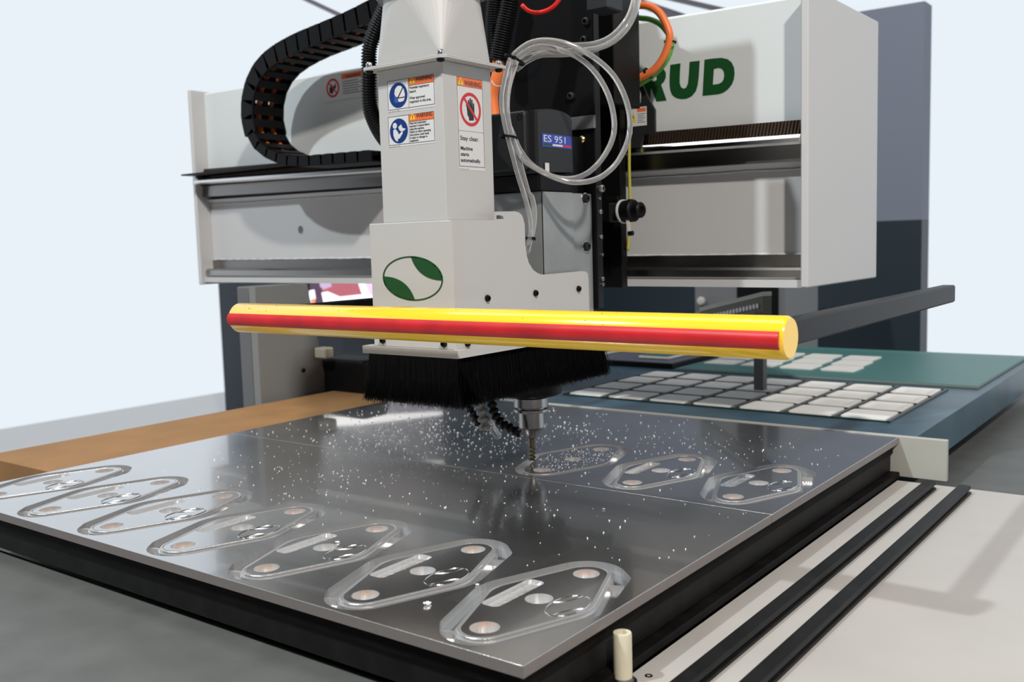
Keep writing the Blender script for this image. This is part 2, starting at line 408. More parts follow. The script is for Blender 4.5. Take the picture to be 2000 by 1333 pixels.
# seam-side trim strip behind the plates
o = box('aluminium_edge_strip', (-1.378, 1.5195, TZ + .001), (-.35, 1.5300, .9012), mat('satin_edge_strip', (.42, .42, .38), .5), bev=.0008)
tag(o, 'thin pale metal strip along the far edge of the aluminium plates', 'strip')
# ------------------------------------------------ chips
def chips(name, label, n, fn, smin, smax, zb=ZP):
    bm = bmesh.new(); k = 0
    while k < n:
        x, y = fn()
        if x is None: continue
        k += 1; s = random.uniform(smin, smax) * random.choice((.6, .8, 1, 1)); 
        d = [Vector((random.uniform(.6, 1.3), 0, 0)), Vector((0, random.uniform(.6, 1.3), 0)), Vector((0, 0, random.uniform(.5, 1)))]
        R = Matrix.Rotation(random.random() * 6, 3, 'Z') @ Matrix.Rotation(random.random(), 3, 'X')
        c = Vector((x, y, zb + s * .45)); V = [bm.verts.new(c + R @ (v * sg * s)) for v in d for sg in (1, -1)]
        for a in (0, 1):
            for b in (2, 3):
                for e in (4, 5): bm.faces.new((V[a], V[b], V[e]))
    me = bpy.data.meshes.new(name); bmesh.ops.recalc_face_normals(bm, faces=bm.faces); bm.to_mesh(me); bm.free()
    return tag(link(name, me, M_CHIP), label, 'metal chips', kind='stuff')
M_CHIP = mat('bright_metal_chip', (.88, .88, .88), .4, metal=.25)
def near_groove(x, y):
    for cx, cy in FC + BC:
        dx, dy = abs(x - cx), abs(y - cy)
        if dx < .066 and dy < .118 and dx / .085 + dy / .17 < 1: return True
    return False
def f1():
    x = random.gauss(-1.02, .17); y = random.gauss(1.17, .13)
    return (None, None) if near_groove(x, y) or not (-1.37 < x < -.44 and 1.03 < y < 1.5) else (x, y)
def f2():
    x = random.uniform(-1.3, -.44) if random.random() < .5 else random.gauss(-.95, .12); y = .57 + .45 * random.random() ** .5
    return (None, None) if near_groove(x, y) or y > 1.02 else (x, y)
def f3():
    x = random.gauss(-.62, .12); y = random.gauss(1.27, .10)
    return (None, None) if near_groove(x, y) or not (-1 < x < -.44 and 1.03 < y < 1.5) else (x, y)
def f4():
    a = random.random() * 6.28; r = random.random() ** .5
    x, y = -.765 + .045 * r * math.cos(a), 1.15 + .088 * r * math.sin(a)
    return (None, None) if any(math.hypot(x + .7655, y - 1.149 - d) < .0135 for d in (-.0765, 0, .0765)) else (x, y)
chips('metal_chips', 'silver milling chips strewn over the farther plate left of the cutter', 680, f1, .0009, .0019)
chips('metal_chips', 'sparse silver milling chips on the nearer aluminium plate', 330, f2, .0006, .0013)
chips('metal_chips', 'silver milling chips on the farther plate right of the cutter', 120, f3, .0006, .0013)
chips('metal_chips', 'fine chips piled on the half-milled bracket under the cutter', 260, f4, .0004, .0010)
bm = bmesh.new(); 
for i in range(26):
    s = random.uniform(.0006, .0014); c = Vector((random.gauss(0, .0016), random.gauss(0, .0016), random.uniform(.0004, .0028)))
    r = bmesh.ops.create_icosphere(bm, subdivisions=1, radius=s)
    for v in r['verts']: v.co += c
cm = bpy.data.meshes.new('chip_clump'); bm.to_mesh(cm); bm.free(); cm.materials.append(M_CHIP)
for (px, py, sc, lb) in ((836, 1182, .9, 'small white clump of chips in front of the second milled bracket from the right'), (1180, 996, .5, 'tiny clump of chips near the scribed seam right of the cutter'),
                     (660, 1061, .6, 'tiny clump of chips lying on the third milled bracket from the right'), (933, 1144, .5, 'tiny clump of chips between the two nearest milled brackets')):
    o = link('chip_clump', cm); o.location = P(px, py, z=ZP); o.scale = (sc,) * 3; tag(o, lb, 'metal chips', 'chip clumps on the nearer plate')
# ------------------------------------------------ nylon pin
q = P(1217, 1333, z=TZ)
pin = thing('nylon_pin', 'off-white hollow nylon pin standing on the white table', 'locating pin', loc=(q.x, q.y, TZ))
bpy.context.view_layer.update()
dpin = (q - CAM).dot(Vector((CX.z, CY.z, CZ.z))); rp = 18.5 * dpin / F; hp = 101 * dpin / F
off(lathe('pin_body', (q.x, q.y, TZ + .004), Z_, [(rp, 0), (rp, hp - .0052), (rp * .94, hp - .004), (rp * .55, hp - .004), (rp * .5, hp - .005), (rp * .5, hp - .014), (.0001, hp - .0142)], M_NYL, n=32), pin)
off(lathe('steel_collar', (q.x, q.y, TZ), Z_, [(rp * 1.5, 0), (rp * 1.5, .0015), (rp * 1.12, .0018), (rp * 1.12, .0048), (rp * .9, .005)], M_RAIL, n=32), pin)
# ================================================================== gantry
G = thing('gantry_beam', 'long white gantry beam with green lettering crossing behind the spindle', 'gantry', loc=(-1.3, 1.6, 1.13))
bpy.context.view_layer.update()
GX0, GX1 = -2.05, -.55
def member(name, prof, m, k=.010, x0=GX0, x1=GX1, par=None, bev=0):
    """long member: section (y, z at the x = -.65 end), rising k metres per metre to the left"""
    bm = bmesh.new()
    a = [Vector((x0, y, z + k * (-.65 - x0))) for y, z in prof]; b = [Vector((x1, y, z + k * (-.65 - x1))) for y, z in prof]
    b_loft(bm, [a, b])
    return off(bmo(name, bm, m), G)
member('top_cover', [(1.5, 1.3864), (1.5, 1.5700), (1.5045, 1.5744), (1.78, 1.5744), (1.78, 1.3864)], M_COVER, .013)
member('beam_body', [(1.505, 1.135), (1.505, 1.3864), (1.80, 1.3864), (1.80, 1.135)], M_MIDG, .012)
member('upper_rail_carrier', [(1.478, 1.3236), (1.480, 1.3480), (1.474, 1.3500), (1.505, 1.3500), (1.505, 1.3236)], M_RAIL, .013)
member('upper_linear_rail', [(1.455, 1.3510), (1.455, 1.3570), (1.460, 1.3622), (1.485, 1.3622), (1.485, 1.3475), (1.460, 1.3475)], M_CHROME, .0165)
member('front_web', [(1.500, 1.1795), (1.500, 1.3145), (1.490, 1.3236), (1.505, 1.3236), (1.505, 1.1795)], M_BEAM, .008)
member('lower_rail_bed', [(1.496, 1.1600), (1.496, 1.1795), (1.505, 1.1795), (1.505, 1.1600)], M_RAIL, .005)
member('lower_linear_rail', [(1.478, 1.1410), (1.474, 1.1450), (1.474, 1.1560), (1.478, 1.1600), (1.505, 1.1600), (1.505, 1.1410)], M_STEEL, .005)
member('bottom_flange', [(1.470, 1.1290), (1.470, 1.1410), (1.80, 1.1410), (1.80, 1.1290)], M_BEAM, .004)
# weld beads
random.seed(3)
def bead(z, k, y, amp, r):
    pts = []; x = GX0
    while x < GX1: pts.append(Vector((x, y, z + k * (-.65 - x) + amp * (noise.noise(Vector((x * 18, z, 0))))))); x += .008
    bm = bmesh.new(); b_tube(bm, pts, lambda s, i: r * (1 + .3 * math.sin(i * 1.7)), 6); off(bmo('weld_bead', bm, M_COVER, smooth=True), G)
bead(1.3125, .008, 1.4985, .002, .0013); bead(1.1805, .006, 1.4985, .0012, .0017)
# helical rack above the upper rail
bm = bmesh.new(); x = GX0
while x < GX1 - .01:
    dz = .0165 * (-.65 - x); z0, z1 = 1.3622 + dz, 1.3855 + dz
    a = [Vector((x, 1.482, z0)), Vector((x + .0032, 1.482, z0)), Vector((x + .0080, 1.482, z1)), Vector((x + .0048, 1.482, z1))]
    b_prism(bm, a, (0, .008, 0)); x += .0055
o = off(bmo('rack_teeth', bm, mat('oiled_rack_steel', (.12, .085, .06), .35, metal=.8)), G); o['kind'] = 'stuff'
member('rack_back', [(1.4885, 1.3622), (1.4885, 1.3864), (1.50, 1.3864), (1.50, 1.3622)], M_DBLACK, .0165)
# hole in the web
q = P(587, 449, y=1.4995)
off(lathe('web_port_rim', (q.x, 1.5002, q.z), (0, -1, 0), [(.0105, 0), (.0105, .0008), (.0088, .0010), (.0086, .0001)], M_BEAM, n=28), G)
off(lathe('web_port_plug', (q.x + .0012, 1.4998, q.z), (0, -1, 0), [(.0088, 0), (.0086, .0003), (.0001, .0003)], M_MIDG, n=28), G)
# end plates, left upright
for x in (GX0 - .012, GX1):
    dz = .013 * (-.65 - x)
    off(box('end_plate', (x, 1.46, 1.129), (x + .012, 1.80, 1.578 + dz), M_BEAM, bev=.002), G)
lx = -1.645
poly = [Vector((lx, y, z)) for y, z in ((1.30, .30), (1.478, .30), (1.478, .93), (1.44, 1.134), (1.30, 1.134))]
off(prism('left_upright', poly, (-.02, 0, 0), mat('upright_grey_paint', (.20, .205, .20), .45, bump=.1, bscale=80)), G)
off(box('upright_bearing', (-1.72, 1.31, .30), (-1.667, 1.43, 1.1335), M_MIDG, bev=.003), G)
q = P(592, 723.5, x=lx); s_ = screw(G, q, X_, .005, .004); s_.matrix_parent_inverse = G.matrix_world.inverted()
q = P(633, 690, x=lx + .0); off(box('stop_block', (lx, 1.45, .968), (lx + .035, 1.478, .992), mat('cream_stop_block', (.42, .38, .30), .5), bev=.003), G)
off(box('wiper_housing', (lx - .02, 1.478, .86), (lx + .12, 1.56, .965), M_DBLACK, bev=.012, seg=3), G)
# lettering: polygons traced on the cover's own plane
c2 = lambda x, y: (1000 + x * .23255, y * .23255)
def g_let(pts, holes=(), name='letter'):
    f = lambda l: [P(*c2(*p), y=1.4995) for p in l]
    o = prism(name, f(pts), (0, .0006, 0), M_GREEN, None, [f(h) for h in holes]); return off(o, G)
g_let([(1617, 502), (1680, 492), (1760, 486), (1810, 497), (1845, 525), (1865, 570), (1869, 620), (1862, 670), (1845, 712), (1815, 750), (1775, 778), (1740, 790), (1700, 795), (1600, 805)],
      [[(1695, 580), (1735, 570), (1762, 577), (1779, 600), (1783, 635), (1776, 670), (1760, 692), (1735, 705), (1686, 712)]])
g_let([(1330, 545), (1415, 532), (1408, 640), (1408, 700), (1418, 732), (1440, 745), (1462, 737), (1478, 700), (1484, 640), (1492, 520), (1576, 510), (1568, 640), (1560, 710), (1543, 768), (1510, 808), (1470, 828), (1425, 833), (1380, 824), (1345, 798), (1328, 755), (1323, 700), (1324, 640)])
g_let([(1100, 590), (1190, 574), (1238, 568), (1272, 580), (1291, 608), (1291, 650), (1277, 685), (1252, 712), (1298, 844), (1213, 853), (1172, 745), (1166, 745), (1160, 860), (1080, 872)],
      [[(1178, 640), (1200, 636), (1215, 648), (1215, 668), (1200, 682), (1174, 685)]])
sx = lambda t: None
g_let([(1060, 640), (1020, 668), (985, 650), (955, 655), (950, 675), (975, 695), (1025, 715), (1052, 750), (1052, 800), (1030, 845), (990, 872), (930, 880), (870, 862), (850, 845), (895, 785), (930, 805), (962, 803), (968, 788), (945, 772), (890, 745), (868, 705), (876, 650), (910, 612), (965, 596), (1020, 605)])
g_let([(620, 665), (705, 650), (765, 770), (775, 640), (850, 628), (825, 885), (755, 895), (690, 772), (678, 905), (592, 917)])
g_let([(480, 680), (530, 685), (565, 720), (575, 790), (555, 860), (510, 910), (450, 930), (390, 915), (350, 870), (345, 805), (370, 740), (420, 695)],
      [[(460, 755), (490, 765), (495, 800), (480, 840), (455, 855), (432, 840), (425, 805), (438, 770)]])
# ------------------------------------------------ label helper (label = part, its prints = sub-parts)
def sticker(par, o, u, W, H, name='warning_label', label=None, th=.0003):
    """o: top-left corner, u: direction to the right, returns (obj, fn) where fn maps 0..W, 0..H(down) onto the sheet"""
    u = Vector(u).normalized(); n = u.cross(Z_); o = Vector(o)
    mp = lambda x, y, h=0: o + u * x - Z_ * y + n * (th + h)
    pts = [o + u * a - Z_ * b for a, b in ((0, 0), (W, 0), (W, H), (0, H))]
    s = prism(name, pts, n * th, M_STICK); off(s, par)
    if label: s['label'] = label
    return s, mp, u, n
def prt(s, mp, n, pts, m, name, holes=(), h=.00005):
    f = lambda l: [mp(x, y, h) for x, y in l]
    o = prism(name, f(pts), n * .00006, m, s, [f(q) for q in holes]); o.matrix_parent_inverse = s.matrix_world.inverted(); return o
def rect(x0, y0, x1, y1): return [(x0, y0), (x1, y0), (x1, y1), (x0, y1)]
def frame(s, mp, n, x0, y0, x1, y1, t=.0006):
    prt(s, mp, n, rect(x0, y0, x1, y1), M_BLKP, 'printed_border', [rect(x0 + t, y0 + t, x1 - t, y1 - t)])
def ctext(s, mp, u, body, x, y, size, m=M_BLKP, bold=0, xs=1., h=.00014, name='printed_text'):
    t = text(name, body, mp(x, y, h), u, Z_, size, m, s, bold, xs=xs); t.matrix_parent_inverse = s.matrix_world.inverted(); return t
def cdisc(cx, cy, r, n=36): return [(cx + r * math.cos(2 * math.pi * k / n), cy + r * math.sin(2 * math.pi * k / n)) for k in range(n)]
def tri_sign(s, mp, n, x, y, a):
    prt(s, mp, n, [(x, y), (x + a, y), (x + a / 2, y - a * .86)], M_YELP, 'warning_triangle', h=.00012)
    prt(s, mp, n, rect(x + a * .45, y - a * .58, x + a * .55, y - a * .1), M_BLKP, 'exclamation_mark', h=.0002)
# left cover label
q = P(633, 148, y=1.4995); q2 = P(704, 141, y=1.4995); W = q2.x - q.x + .01; H = .056
s, mp, u, n = sticker(G, (q.x, 1.4998, q.z), X_, W, H, label='warning label with red prohibition ring')
cx, cy, r = W * .21, H * .52, H * .36
prt(s, mp, n, cdisc(cx, cy, r), M_REDP, 'prohibition_ring', [cdisc(cx, cy, r * .76)])
prt(s, mp, n, [(cx - r * .5, cy + r * .5), (cx - r * .55, cy), (cx - r * .2, cy - r * .45), (cx + r * .1, cy - r * .1), (cx + r * .45, cy - r * .5), (cx + r * .5, cy), (cx + r * .1, cy + r * .3), (cx - r * .1, cy + r * .6)], M_BLKP, 'hand_pictogram')
prt(s, mp, n, [(cx - r * .72, cy - r * .6), (cx - r * .6, cy - r * .72), (cx + r * .72, cy + r * .6), (cx + r * .6, cy + r * .72)], M_REDP, 'prohibition_bar', h=.00015)
prt(s, mp, n, rect(W * .44, H * .06, W * .98, H * .26), M_ORL, 'header_band')
ctext(s, mp, u, 'WARNING', W * .54, H * .24, H * .17, bold=.02)
for i in range(6): prt(s, mp, n, rect(W * .46, H * (.34 + .09 * i), W * (.95 if i % 2 else .85), H * (.365 + .09 * i)), M_BLKP, 'printed_line')
# ================================================================== energy chain
E_ = thing('cable_chain', 'black energy chain looping down to the gantry at the left', 'cable chain', loc=(-1.5, 1.43, 1.4))
bpy.context.view_layer.update()
cp = [(800, -28), (760, 0), (718, 24), (679, 43), (639, 60), (604, 74), (576, 86), (540, 106), (514, 128), (495, 158), (485, 200), (487, 245), (503, 282), (532, 304), (575, 315), (640, 311), (750, 302)]
path = spline([P(x, y, y=1.37) for x, y in cp], .002)
L = 0; nodes = [path[0]]
for a, b in zip(path[:-1], path[1:]):
    L += (b - a).length
    if L >= .0335: nodes.append(b); L = 0
hh = .0185; Y0, Y1 = 1.365, 1.450
def link_mesh(a, b, half):
    d = (b - a); Lk = d.length; d.normalize(); nn = Vector((-d.z, 0, d.x)); bm = bmesh.new()
    for y in (Y0, Y1 - .004):
        sh = [a - d * .002 - nn * half * .95, a + d * Lk * .12 - nn * half, b - d * Lk * .1 - nn * half, b + d * .003 - nn * half * .93, b + d * .003 + nn * half * .93, b - d * Lk * .1 + nn * half, a + d * Lk * .12 + nn * half, a - d * .002 + nn * half * .95]
        b_prism(bm, [Vector((p.x, y, p.z)) for p in sh], (0, .005, 0))
    for sg in (1, -1):
        c = (a + b) / 2 + nn * half * .93 * sg; w_ = Lk * (.26 if sg > 0 else .49)
        p4 = [c - d * w_ - nn * .0018, c + d * w_ - nn * .0018, c + d * w_ + nn * .0018, c - d * w_ + nn * .0018]
        b_prism(bm, [Vector((p.x, Y0 + .004, p.z)) for p in p4], (0, Y1 - Y0 - .008, 0))
    return bm
for i, (a, b) in enumerate(zip(nodes[:-1], nodes[1:])):
    hf = .010 + .0085 * min(1, max(0, (b.z - 1.425) / .035))
    off(bmo('chain_link', link_mesh(a, b, hf), M_BLACK), E_)
for y, m, r, dz in ((1.381, M_BLACK, .0065, .004), (1.398, M_ORC, .0055, -.002), (1.414, M_BLACK, .007, -.003), (1.432, M_ORC, .005, .003)):
    pts = [Vector((p.x, y, p.z + dz * .4)) for p in nodes[:-5]]
    off(tube('enclosed_cable', pts, r, m), E_)
off(box('chain_tray', (GX0, 1.42, 1.3905), (-1.15, 1.4995, 1.394), M_DBLACK), E_)
# ================================================================== Z axis and carriage
ZA = thing('spindle_carriage', 'black vertical carriage plates and slides behind the spindle', 'machine carriage', loc=(-.84, 1.35, 1.13))
bpy.context.view_layer.update()
zb = P(1168, 604, y=1.19).z
off(box('slide_plate', (-.955, 1.190, zb), (-.7435, 1.206, 1.80), M_BLACK, bev=.0012), ZA)
off(box('slide_core', (-.98, 1.206, zb + .03), (P(1177, 500, y=1.42).x - .004, 1.42, 1.80), M_DBLACK), ZA)
off(box('cross_carriage', (-1.03, 1.420, 1.130), (-.8395, 1.438, 1.80), M_BLACK, bev=.001), ZA)
off(box('bearing_block', (-1.02, 1.438, 1.34), (-.86, 1.4945, 1.374), M_DBLACK, bev=.002), ZA)
off(box('bearing_block', (-1.02, 1.438, 1.138), (-.86, 1.473, 1.166), M_DBLACK, bev=.002), ZA)
for px, py in ((1142, 78), (1145, 42), (1116, 188)): 
    q = P(px, py, y=1.1895); o = screw(ZA, q, -Y_, .006, .005, M_DGREY); o.matrix_parent_inverse = ZA.matrix_world.inverted()
off(box('upper_cover_box', (P(1160, 10, y=1.17).x, 1.15, P(1160, 20, y=1.15).z), (P(1187, 0, y=1.15).x, 1.19, 1.62), M_DGREY, bev=.002), ZA)
off(box('cable_riser', (P(1180, 60, y=1.36).x, 1.34, 1.42), (P(1212, 60, y=1.36).x, 1.42, 1.62), M_BLACK, bev=.002), ZA)
for px, py, r in ((1172, 414, .004), (1173, 463, .0035), (1176, 545, .0035), (1170, 388, .0026), (1175, 498, .0026), (1176.5, 556, .003)):
    q = P(px, py, x=-.7433); o = screw(ZA, q, X_, r, .003, M_STEEL); o.matrix_parent_inverse = ZA.matrix_world.inverted()
q = P(1179, 369, x=-.7433); o = screw(ZA, (-.7433, 1.2, q.z), X_, .0062, .006, M_STEEL); o.matrix_parent_inverse = ZA.matrix_world.inverted()
# limit switch bracket with knob, on the carriage edge
yk = 1.36
a = P(1187, 397, y=yk); b = P(1226, 433, y=yk)
off(box('valve_body', (a.x, yk, b.z), (b.x - .008, yk + .03, a.z), M_DGREY, bev=.002), ZA)
q = P(1231, 413, y=yk + .01)
k = off(lathe('adjusting_knob', (q.x - .012, q.y, q.z), (1, -.12, .04), [(.010, 0), (.0175, .002), (.0178, .020), (.0160, .022), (.0125, .023), (.0125, .034), (.0105, .036), (.006, .036), (.005, .032)], M_DBLACK, n=24), ZA)
o = lathe('clear_knob_ring', (q.x - .0135, q.y, q.z), (1, -.12, .04), [(.0192, 0), (.0192, .003), (.015, .003), (.015, 0)], M_STICK, None); off(o, ZA)
q1, q2 = P(1221, 424, y=yk - .002), P(1226, 452, y=yk - .002)
off(prism('paper_tag', [q1, q1 + X_ * .006, q2 + X_ * .006, q2], (0, .0005, 0), M_STICK), ZA)
for px, py in ((1209, 388), (1231, 394), (1232, 456)):
    q = P(px, py, y=yk + .02); off(lathe('cable_clip', q, X_, [(.004, -.004), (.004, .004)], M_DBLACK, n=12), ZA)
a = P(1176, 386, y=yk); b = P(1200, 394, y=yk); off(box('slotted_strap', (a.x, yk + .01, b.z), (b.x, yk + .03, a.z), M_DBLACK, bev=.001), ZA)
# cable bracket at the right with slot
yb = 1.452
pl = [(1212, 60), (1222, 60), (1228, 106), (1245, 144), (1267, 195), (1278, 214), (1278.5, 259), (1256, 263), (1251, 289), (1212, 290)]
sl = [(1231, 139), (1235, 137), (1244, 160), (1254.5, 190), (1251, 201), (1244, 201.5), (1243, 190), (1238, 172)]
off(prism('cable_bracket', [P(x, y, y=yb) for x, y in pl], (0, .006, 0), M_DGREY, None, [[P(x, y, y=yb) for x, y in sl]]), ZA)
q = P(1231, 205.5, y=yb); q2 = P(1263, 210, y=yb); H = (P(1263, 210, y=yb) - P(1263, 247, y=yb)).z
s, mp, u, n = sticker(ZA, (q.x, yb - .0002, q2.z + .002), X_, q2.x - q.x, H, label='small warning label with yellow triangle'); W = q2.x - q.x
prt(s, mp, n, [(W * .04, H * .8), (W * .36, H * .8), (W * .2, H * .2)], M_YELP, 'warning_triangle'); prt(s, mp, n, [(W * .17, H * .72), (W * .24, H * .5), (W * .18, H * .45), (W * .22, H * .3), (W * .13, H * .5), (W * .2, H * .54)], M_BLKP, 'pictogram', h=.00012)
prt(s, mp, n, rect(W * .42, H * .06, W * .95, H * .26), M_ORL, 'header_band')
for i in range(5): prt(s, mp, n, rect(W * .44, H * (.36 + .11 * i), W * (.92 - .1 * (i % 2)), H * (.39 + .11 * i)), M_BLKP, 'printed_line')
# ================================================================== spindle motor
SPX, SPY = -.8206, 1.126
SP = thing('spindle_motor', 'spindle motor with black cover over a cast grey housing', 'motor', loc=(SPX, SPY, 1.02))
bpy.context.view_layer.update()
hx = P(1060, 450, y=1.063).x; HZ = P(1060, 374, x=hx).z
yF = P(1122, 450, x=hx).y
bm = bmesh.new()
b_box(bm, (-.896, 1.063, 1.03), (hx, yF, HZ), .0015); o = off(bmo('cast_housing', bm, M_CAST), SP)
yE = 1.1895
off(box('mounting_flange', (-.90, yF + .0002, 1.03), (hx - .003, yE, P(1140, 378, x=hx).z), M_CAST, bev=.001), SP)
off(box('housing_groove', (hx - .001, 1.0632, 1.03), (hx + .0003, 1.0638, HZ), M_DBLACK, bev=0), SP)
for px, py in ((1142, 388), (1144, 482)):
    q = P(px, py, x=hx - .003); o = screw(SP, q, X_, .0066, .006, M_DGREY); o.matrix_parent_inverse = SP.matrix_world.inverted()
    o = off(lathe('washer', q, X_, [(.0082, 0), (.0082, .001)], M_CHROME, n=20), SP)
# motor cover: lower collar and rounded hood
mx = hx - .003
z1 = P(1060, 338, x=mx).z
off(box('lower_motor_cover', (-.893, 1.066, HZ + .0002), (mx + .001, yF - .002, z1), M_DBLACK, bev=.002), SP)
off(box('rear_motor_block', (-.89, yF - .001, HZ - .01), (mx - .012, 1.1895, z1 + .055), M_DBLACK, bev=.001), SP)
pr = [(1052, 338), (1050, 300), (1049, 250), (1047.5, 214), (1060, 212.5), (1078, 212), (1093, 214), (1106, 219), (1114, 225), (1117.5, 233), (1118, 260), (1119, 300), (1120, 338)]
pf = [P(x, y, x=mx) for x, y in pr]
bm = bmesh.new()
inset = [(p - Vector((0, 1.115, 1.33))) * .965 + Vector((0, 1.115, 1.33)) for p in pf]
rings = [[Vector((mx - .003 + .003 * (k == 1) if k < 2 else -.890, p.y, p.z)) for p in (inset if k == 1 else pf)] for k in (1, 0, 2)]
rings = [[Vector((mx, p.y, p.z)) for p in inset], [Vector((mx - .004, p.y, p.z)) for p in pf], [Vector((-.885, p.y, p.z)) for p in pf]]
b_loft(bm, rings); off(bmo('motor_cover', bm, M_DGREY, smooth=False), SP)
off(lathe('cover_seam', (mx - .004, 1.0668, 1.28), Z_, [(.0014, 0), (.0014, .085)], M_DBLACK, n=8), SP)
# front bulge of the cover with screw recess
zf0, zf1 = P(1020, 334, y=1.055).z, P(1020, 216, y=1.055).z
off(box('front_cover', (-.880, 1.050, zf0), (mx - .012, 1.0665, zf1), M_DGREY, bev=.006, seg=3), SP)
q = P(1014, 223, y=1.0495); off(lathe('recessed_screw', (q.x, 1.0502, q.z - .004), -Y_, [(.004, 0), (.004, .0006), (.003, .0006), (.003, -.0003)], M_DBLACK, n=16), SP)
# grey strap to the slide plate
q1, q2 = P(1112, 230, y=1.184), P(1160, 250, y=1.184); off(box('strap_plate', (q1.x, 1.184, q2.z), (q2.x, 1.1895, q1.z), M_MIDG, bev=.0006), SP)
q = P(1138, 273, y=1.189); off(lathe('brass_fitting', (q.x, 1.1895, q.z), -Y_, [(.0055, 0), (.0055, .004), (.0035, .006), (.002, .006)], M_BRASS, n=16), SP)
# blue badge
q = P(1058, 260, x=mx); qr = P(1115.5, 263, x=mx); W = qr.y - q.y; H = q.z - P(1058, 286, x=mx).z
s, mp, u, n = sticker(SP, (mx + .0002, q.y, q.z), Y_, W, H, name='blue_badge', label='blue badge reading ES 951 over green, white and red bars')
s.data.materials[0] = mat('badge_blue', (.022, .05, .36), .3)
ctext(s, mp, u, 'ES 951', W * .03, H * .62, H * .74, mat('badge_white', (.62, .66, .80), .4), 0.0, xs=W * .93 / (H * .74 * 3.15), name='badge_lettering')
for x0, x1, m in ((.03, .34, M_GREEN), (.34, .68, M_STICK), (.68, .98, M_REDP)): prt(s, mp, n, rect(W * x0, H * .74, W * x1, H * .89), m, 'colour_bar')
q = P(1064, 318, x=mx + .001); s, mp, u, n = sticker(SP, (mx + .0012, q.y, q.z), Y_, .0095, .014, name='white_tag', label='small white tag')
# nose and tool holder
off(lathe('spindle_nose', (SPX, SPY, .9925), Z_, [(.020, 0), (.040, .0004), (.045, .003), (.045, .030), (.055, .038)], M_DBLACK, n=36), SP)
zz = lambda py: .9 + (895 - py) * .000745
TH = thing('tool_holder', 'shiny steel collet tool holder gripping a thin end mill', 'tool holder', loc=(SPX, SPY, zz(854)))
bpy.context.view_layer.update()
pt = [(.0072, 854), (.0088, 850), (.0170, 834), (.0180, 833.4), (.0180, 804), (.0205, 803.5), (.0246, 803), (.0254, 802), (.0254, 797.5), (.0236, 797), (.0200, 796.5), (.0200, 794.5), (.0236, 794), (.0248, 793), (.0248, 776), (.0236, 775), (.018, 774.5), (.018, 762)]
off(lathe('collet_holder', (SPX, SPY, 0), Z_, [(r, zz(y)) for r, y in pt], M_STEEL, n=40), TH)
bm = bmesh.new(); rings = []
for i in range(40):
    z = .8965 + (zz(856) - .8965) * i / 39; a = -i * .30; fl = i < 26
    rings.append([Vector((SPX + r * math.cos(a + b), SPY + r * math.sin(a + b), z)) for b, r in [(2 * math.pi * k / 12, (.0049 if (k % 4 < 2 or not fl) else .0036)) for k in range(12)]])
b_loft(bm, rings); off(bmo('end_mill', bm, mat('tool_carbide', (.17, .14, .09), .3, metal=.9), smooth='auto'), TH)
# ================================================================== dust hood
XR, YF_ = -.7398, .8697; ZB, ZTOP = 1.0874, 1.2387
DH = thing('dust_hood', 'white extraction hood with tall square duct, green oval emblem and black brush skirt', 'dust hood', loc=(-.81, .95, 1.078))
bpy.context.view_layer.update()
dh = lambda o: off(o, DH)
XL = P(726, 560, y=YF_).x
# folded hood box: front, side cheek with its arm, left cheek
T = .003
dh(box('front_panel', (XL, YF_, ZB), (XR - T, YF_ + T, ZTOP), M_WHITE, bev=.0008))
sd = [(1000, 428.6), (966, 428.6), (966.5, 413.5), (1005, 413), (1013, 415), (1019, 420), (1022, 427), (1025, 440), (1026, 477), (1029, 500), (1033, 514), (1041, 527), (1050, 534), (1060, 537), (1100, 533.5), (1136, 530), (1144, 530.5), (1148, 535), (1149.5, 545), (1151, 604)]
sp = [P(x, y, x=XR) for x, y in sd[1:]]
side = [Vector((XR, YF_ + .0004, ZTOP))] + [Vector((XR, sp[0].y, ZTOP))] + sp[1:] + [Vector((XR, sp[-1].y, ZB)), Vector((XR, YF_ + .0004, ZB))]
hole = [P(x, y, x=XR) for x, y in ((969.5, 428), (969.5, 421), (978, 420.5), (983, 423), (984.5, 428))]
dh(prism('side_panel', side, (-T, 0, 0), M_WHITE, None, [hole]))
dh(box('left_panel', (XL, YF_ + T, ZB), (XL + T, .983, ZTOP), M_WHITE, bev=.0005))
dh(box('rear_panel', (XL + T, .980, ZB), (XR - T, .983, ZTOP), M_WHITE, bev=.0005))
dh(box('top_panel', (XL + T, YF_ + T, ZTOP - T), (XR - T, 0.980, ZTOP - .0003), M_WHITE, bev=.0005))
# base flange
fx0, fx1, fy0, fy1 = -.8896, -.7336, .8644, 1.199
bm = bmesh.new()
ou = [(fx0, fy0), (fx1, fy0), (fx1, fy1), (fx0, fy1)]; wd = .022
inn = [(fx0 + wd, fy0 + wd), (fx1 - wd, fy0 + wd), (fx1 - wd, fy1 - wd), (fx0 + wd, fy1 - wd)]
b_prism(bm, [Vector((x, y, 1.0780)) for x, y in ou], (0, 0, .0094), [[Vector((x, y, 1.0780)) for x, y in inn]])
dh(bmo('base_flange', bm, mat('pale_grey_flange', (.47, .46, .45), .4)))
for px, py in ((748.6, 665), (868, 672)): dh(screw(None, P(px, py, y=YF_), -Y_, .0042, .004))
for px, py in ((912, 671), (951, 583), (1045, 573), (1129, 564.5)): dh(screw(None, P(px, py, x=XR), X_, .0042, .004))
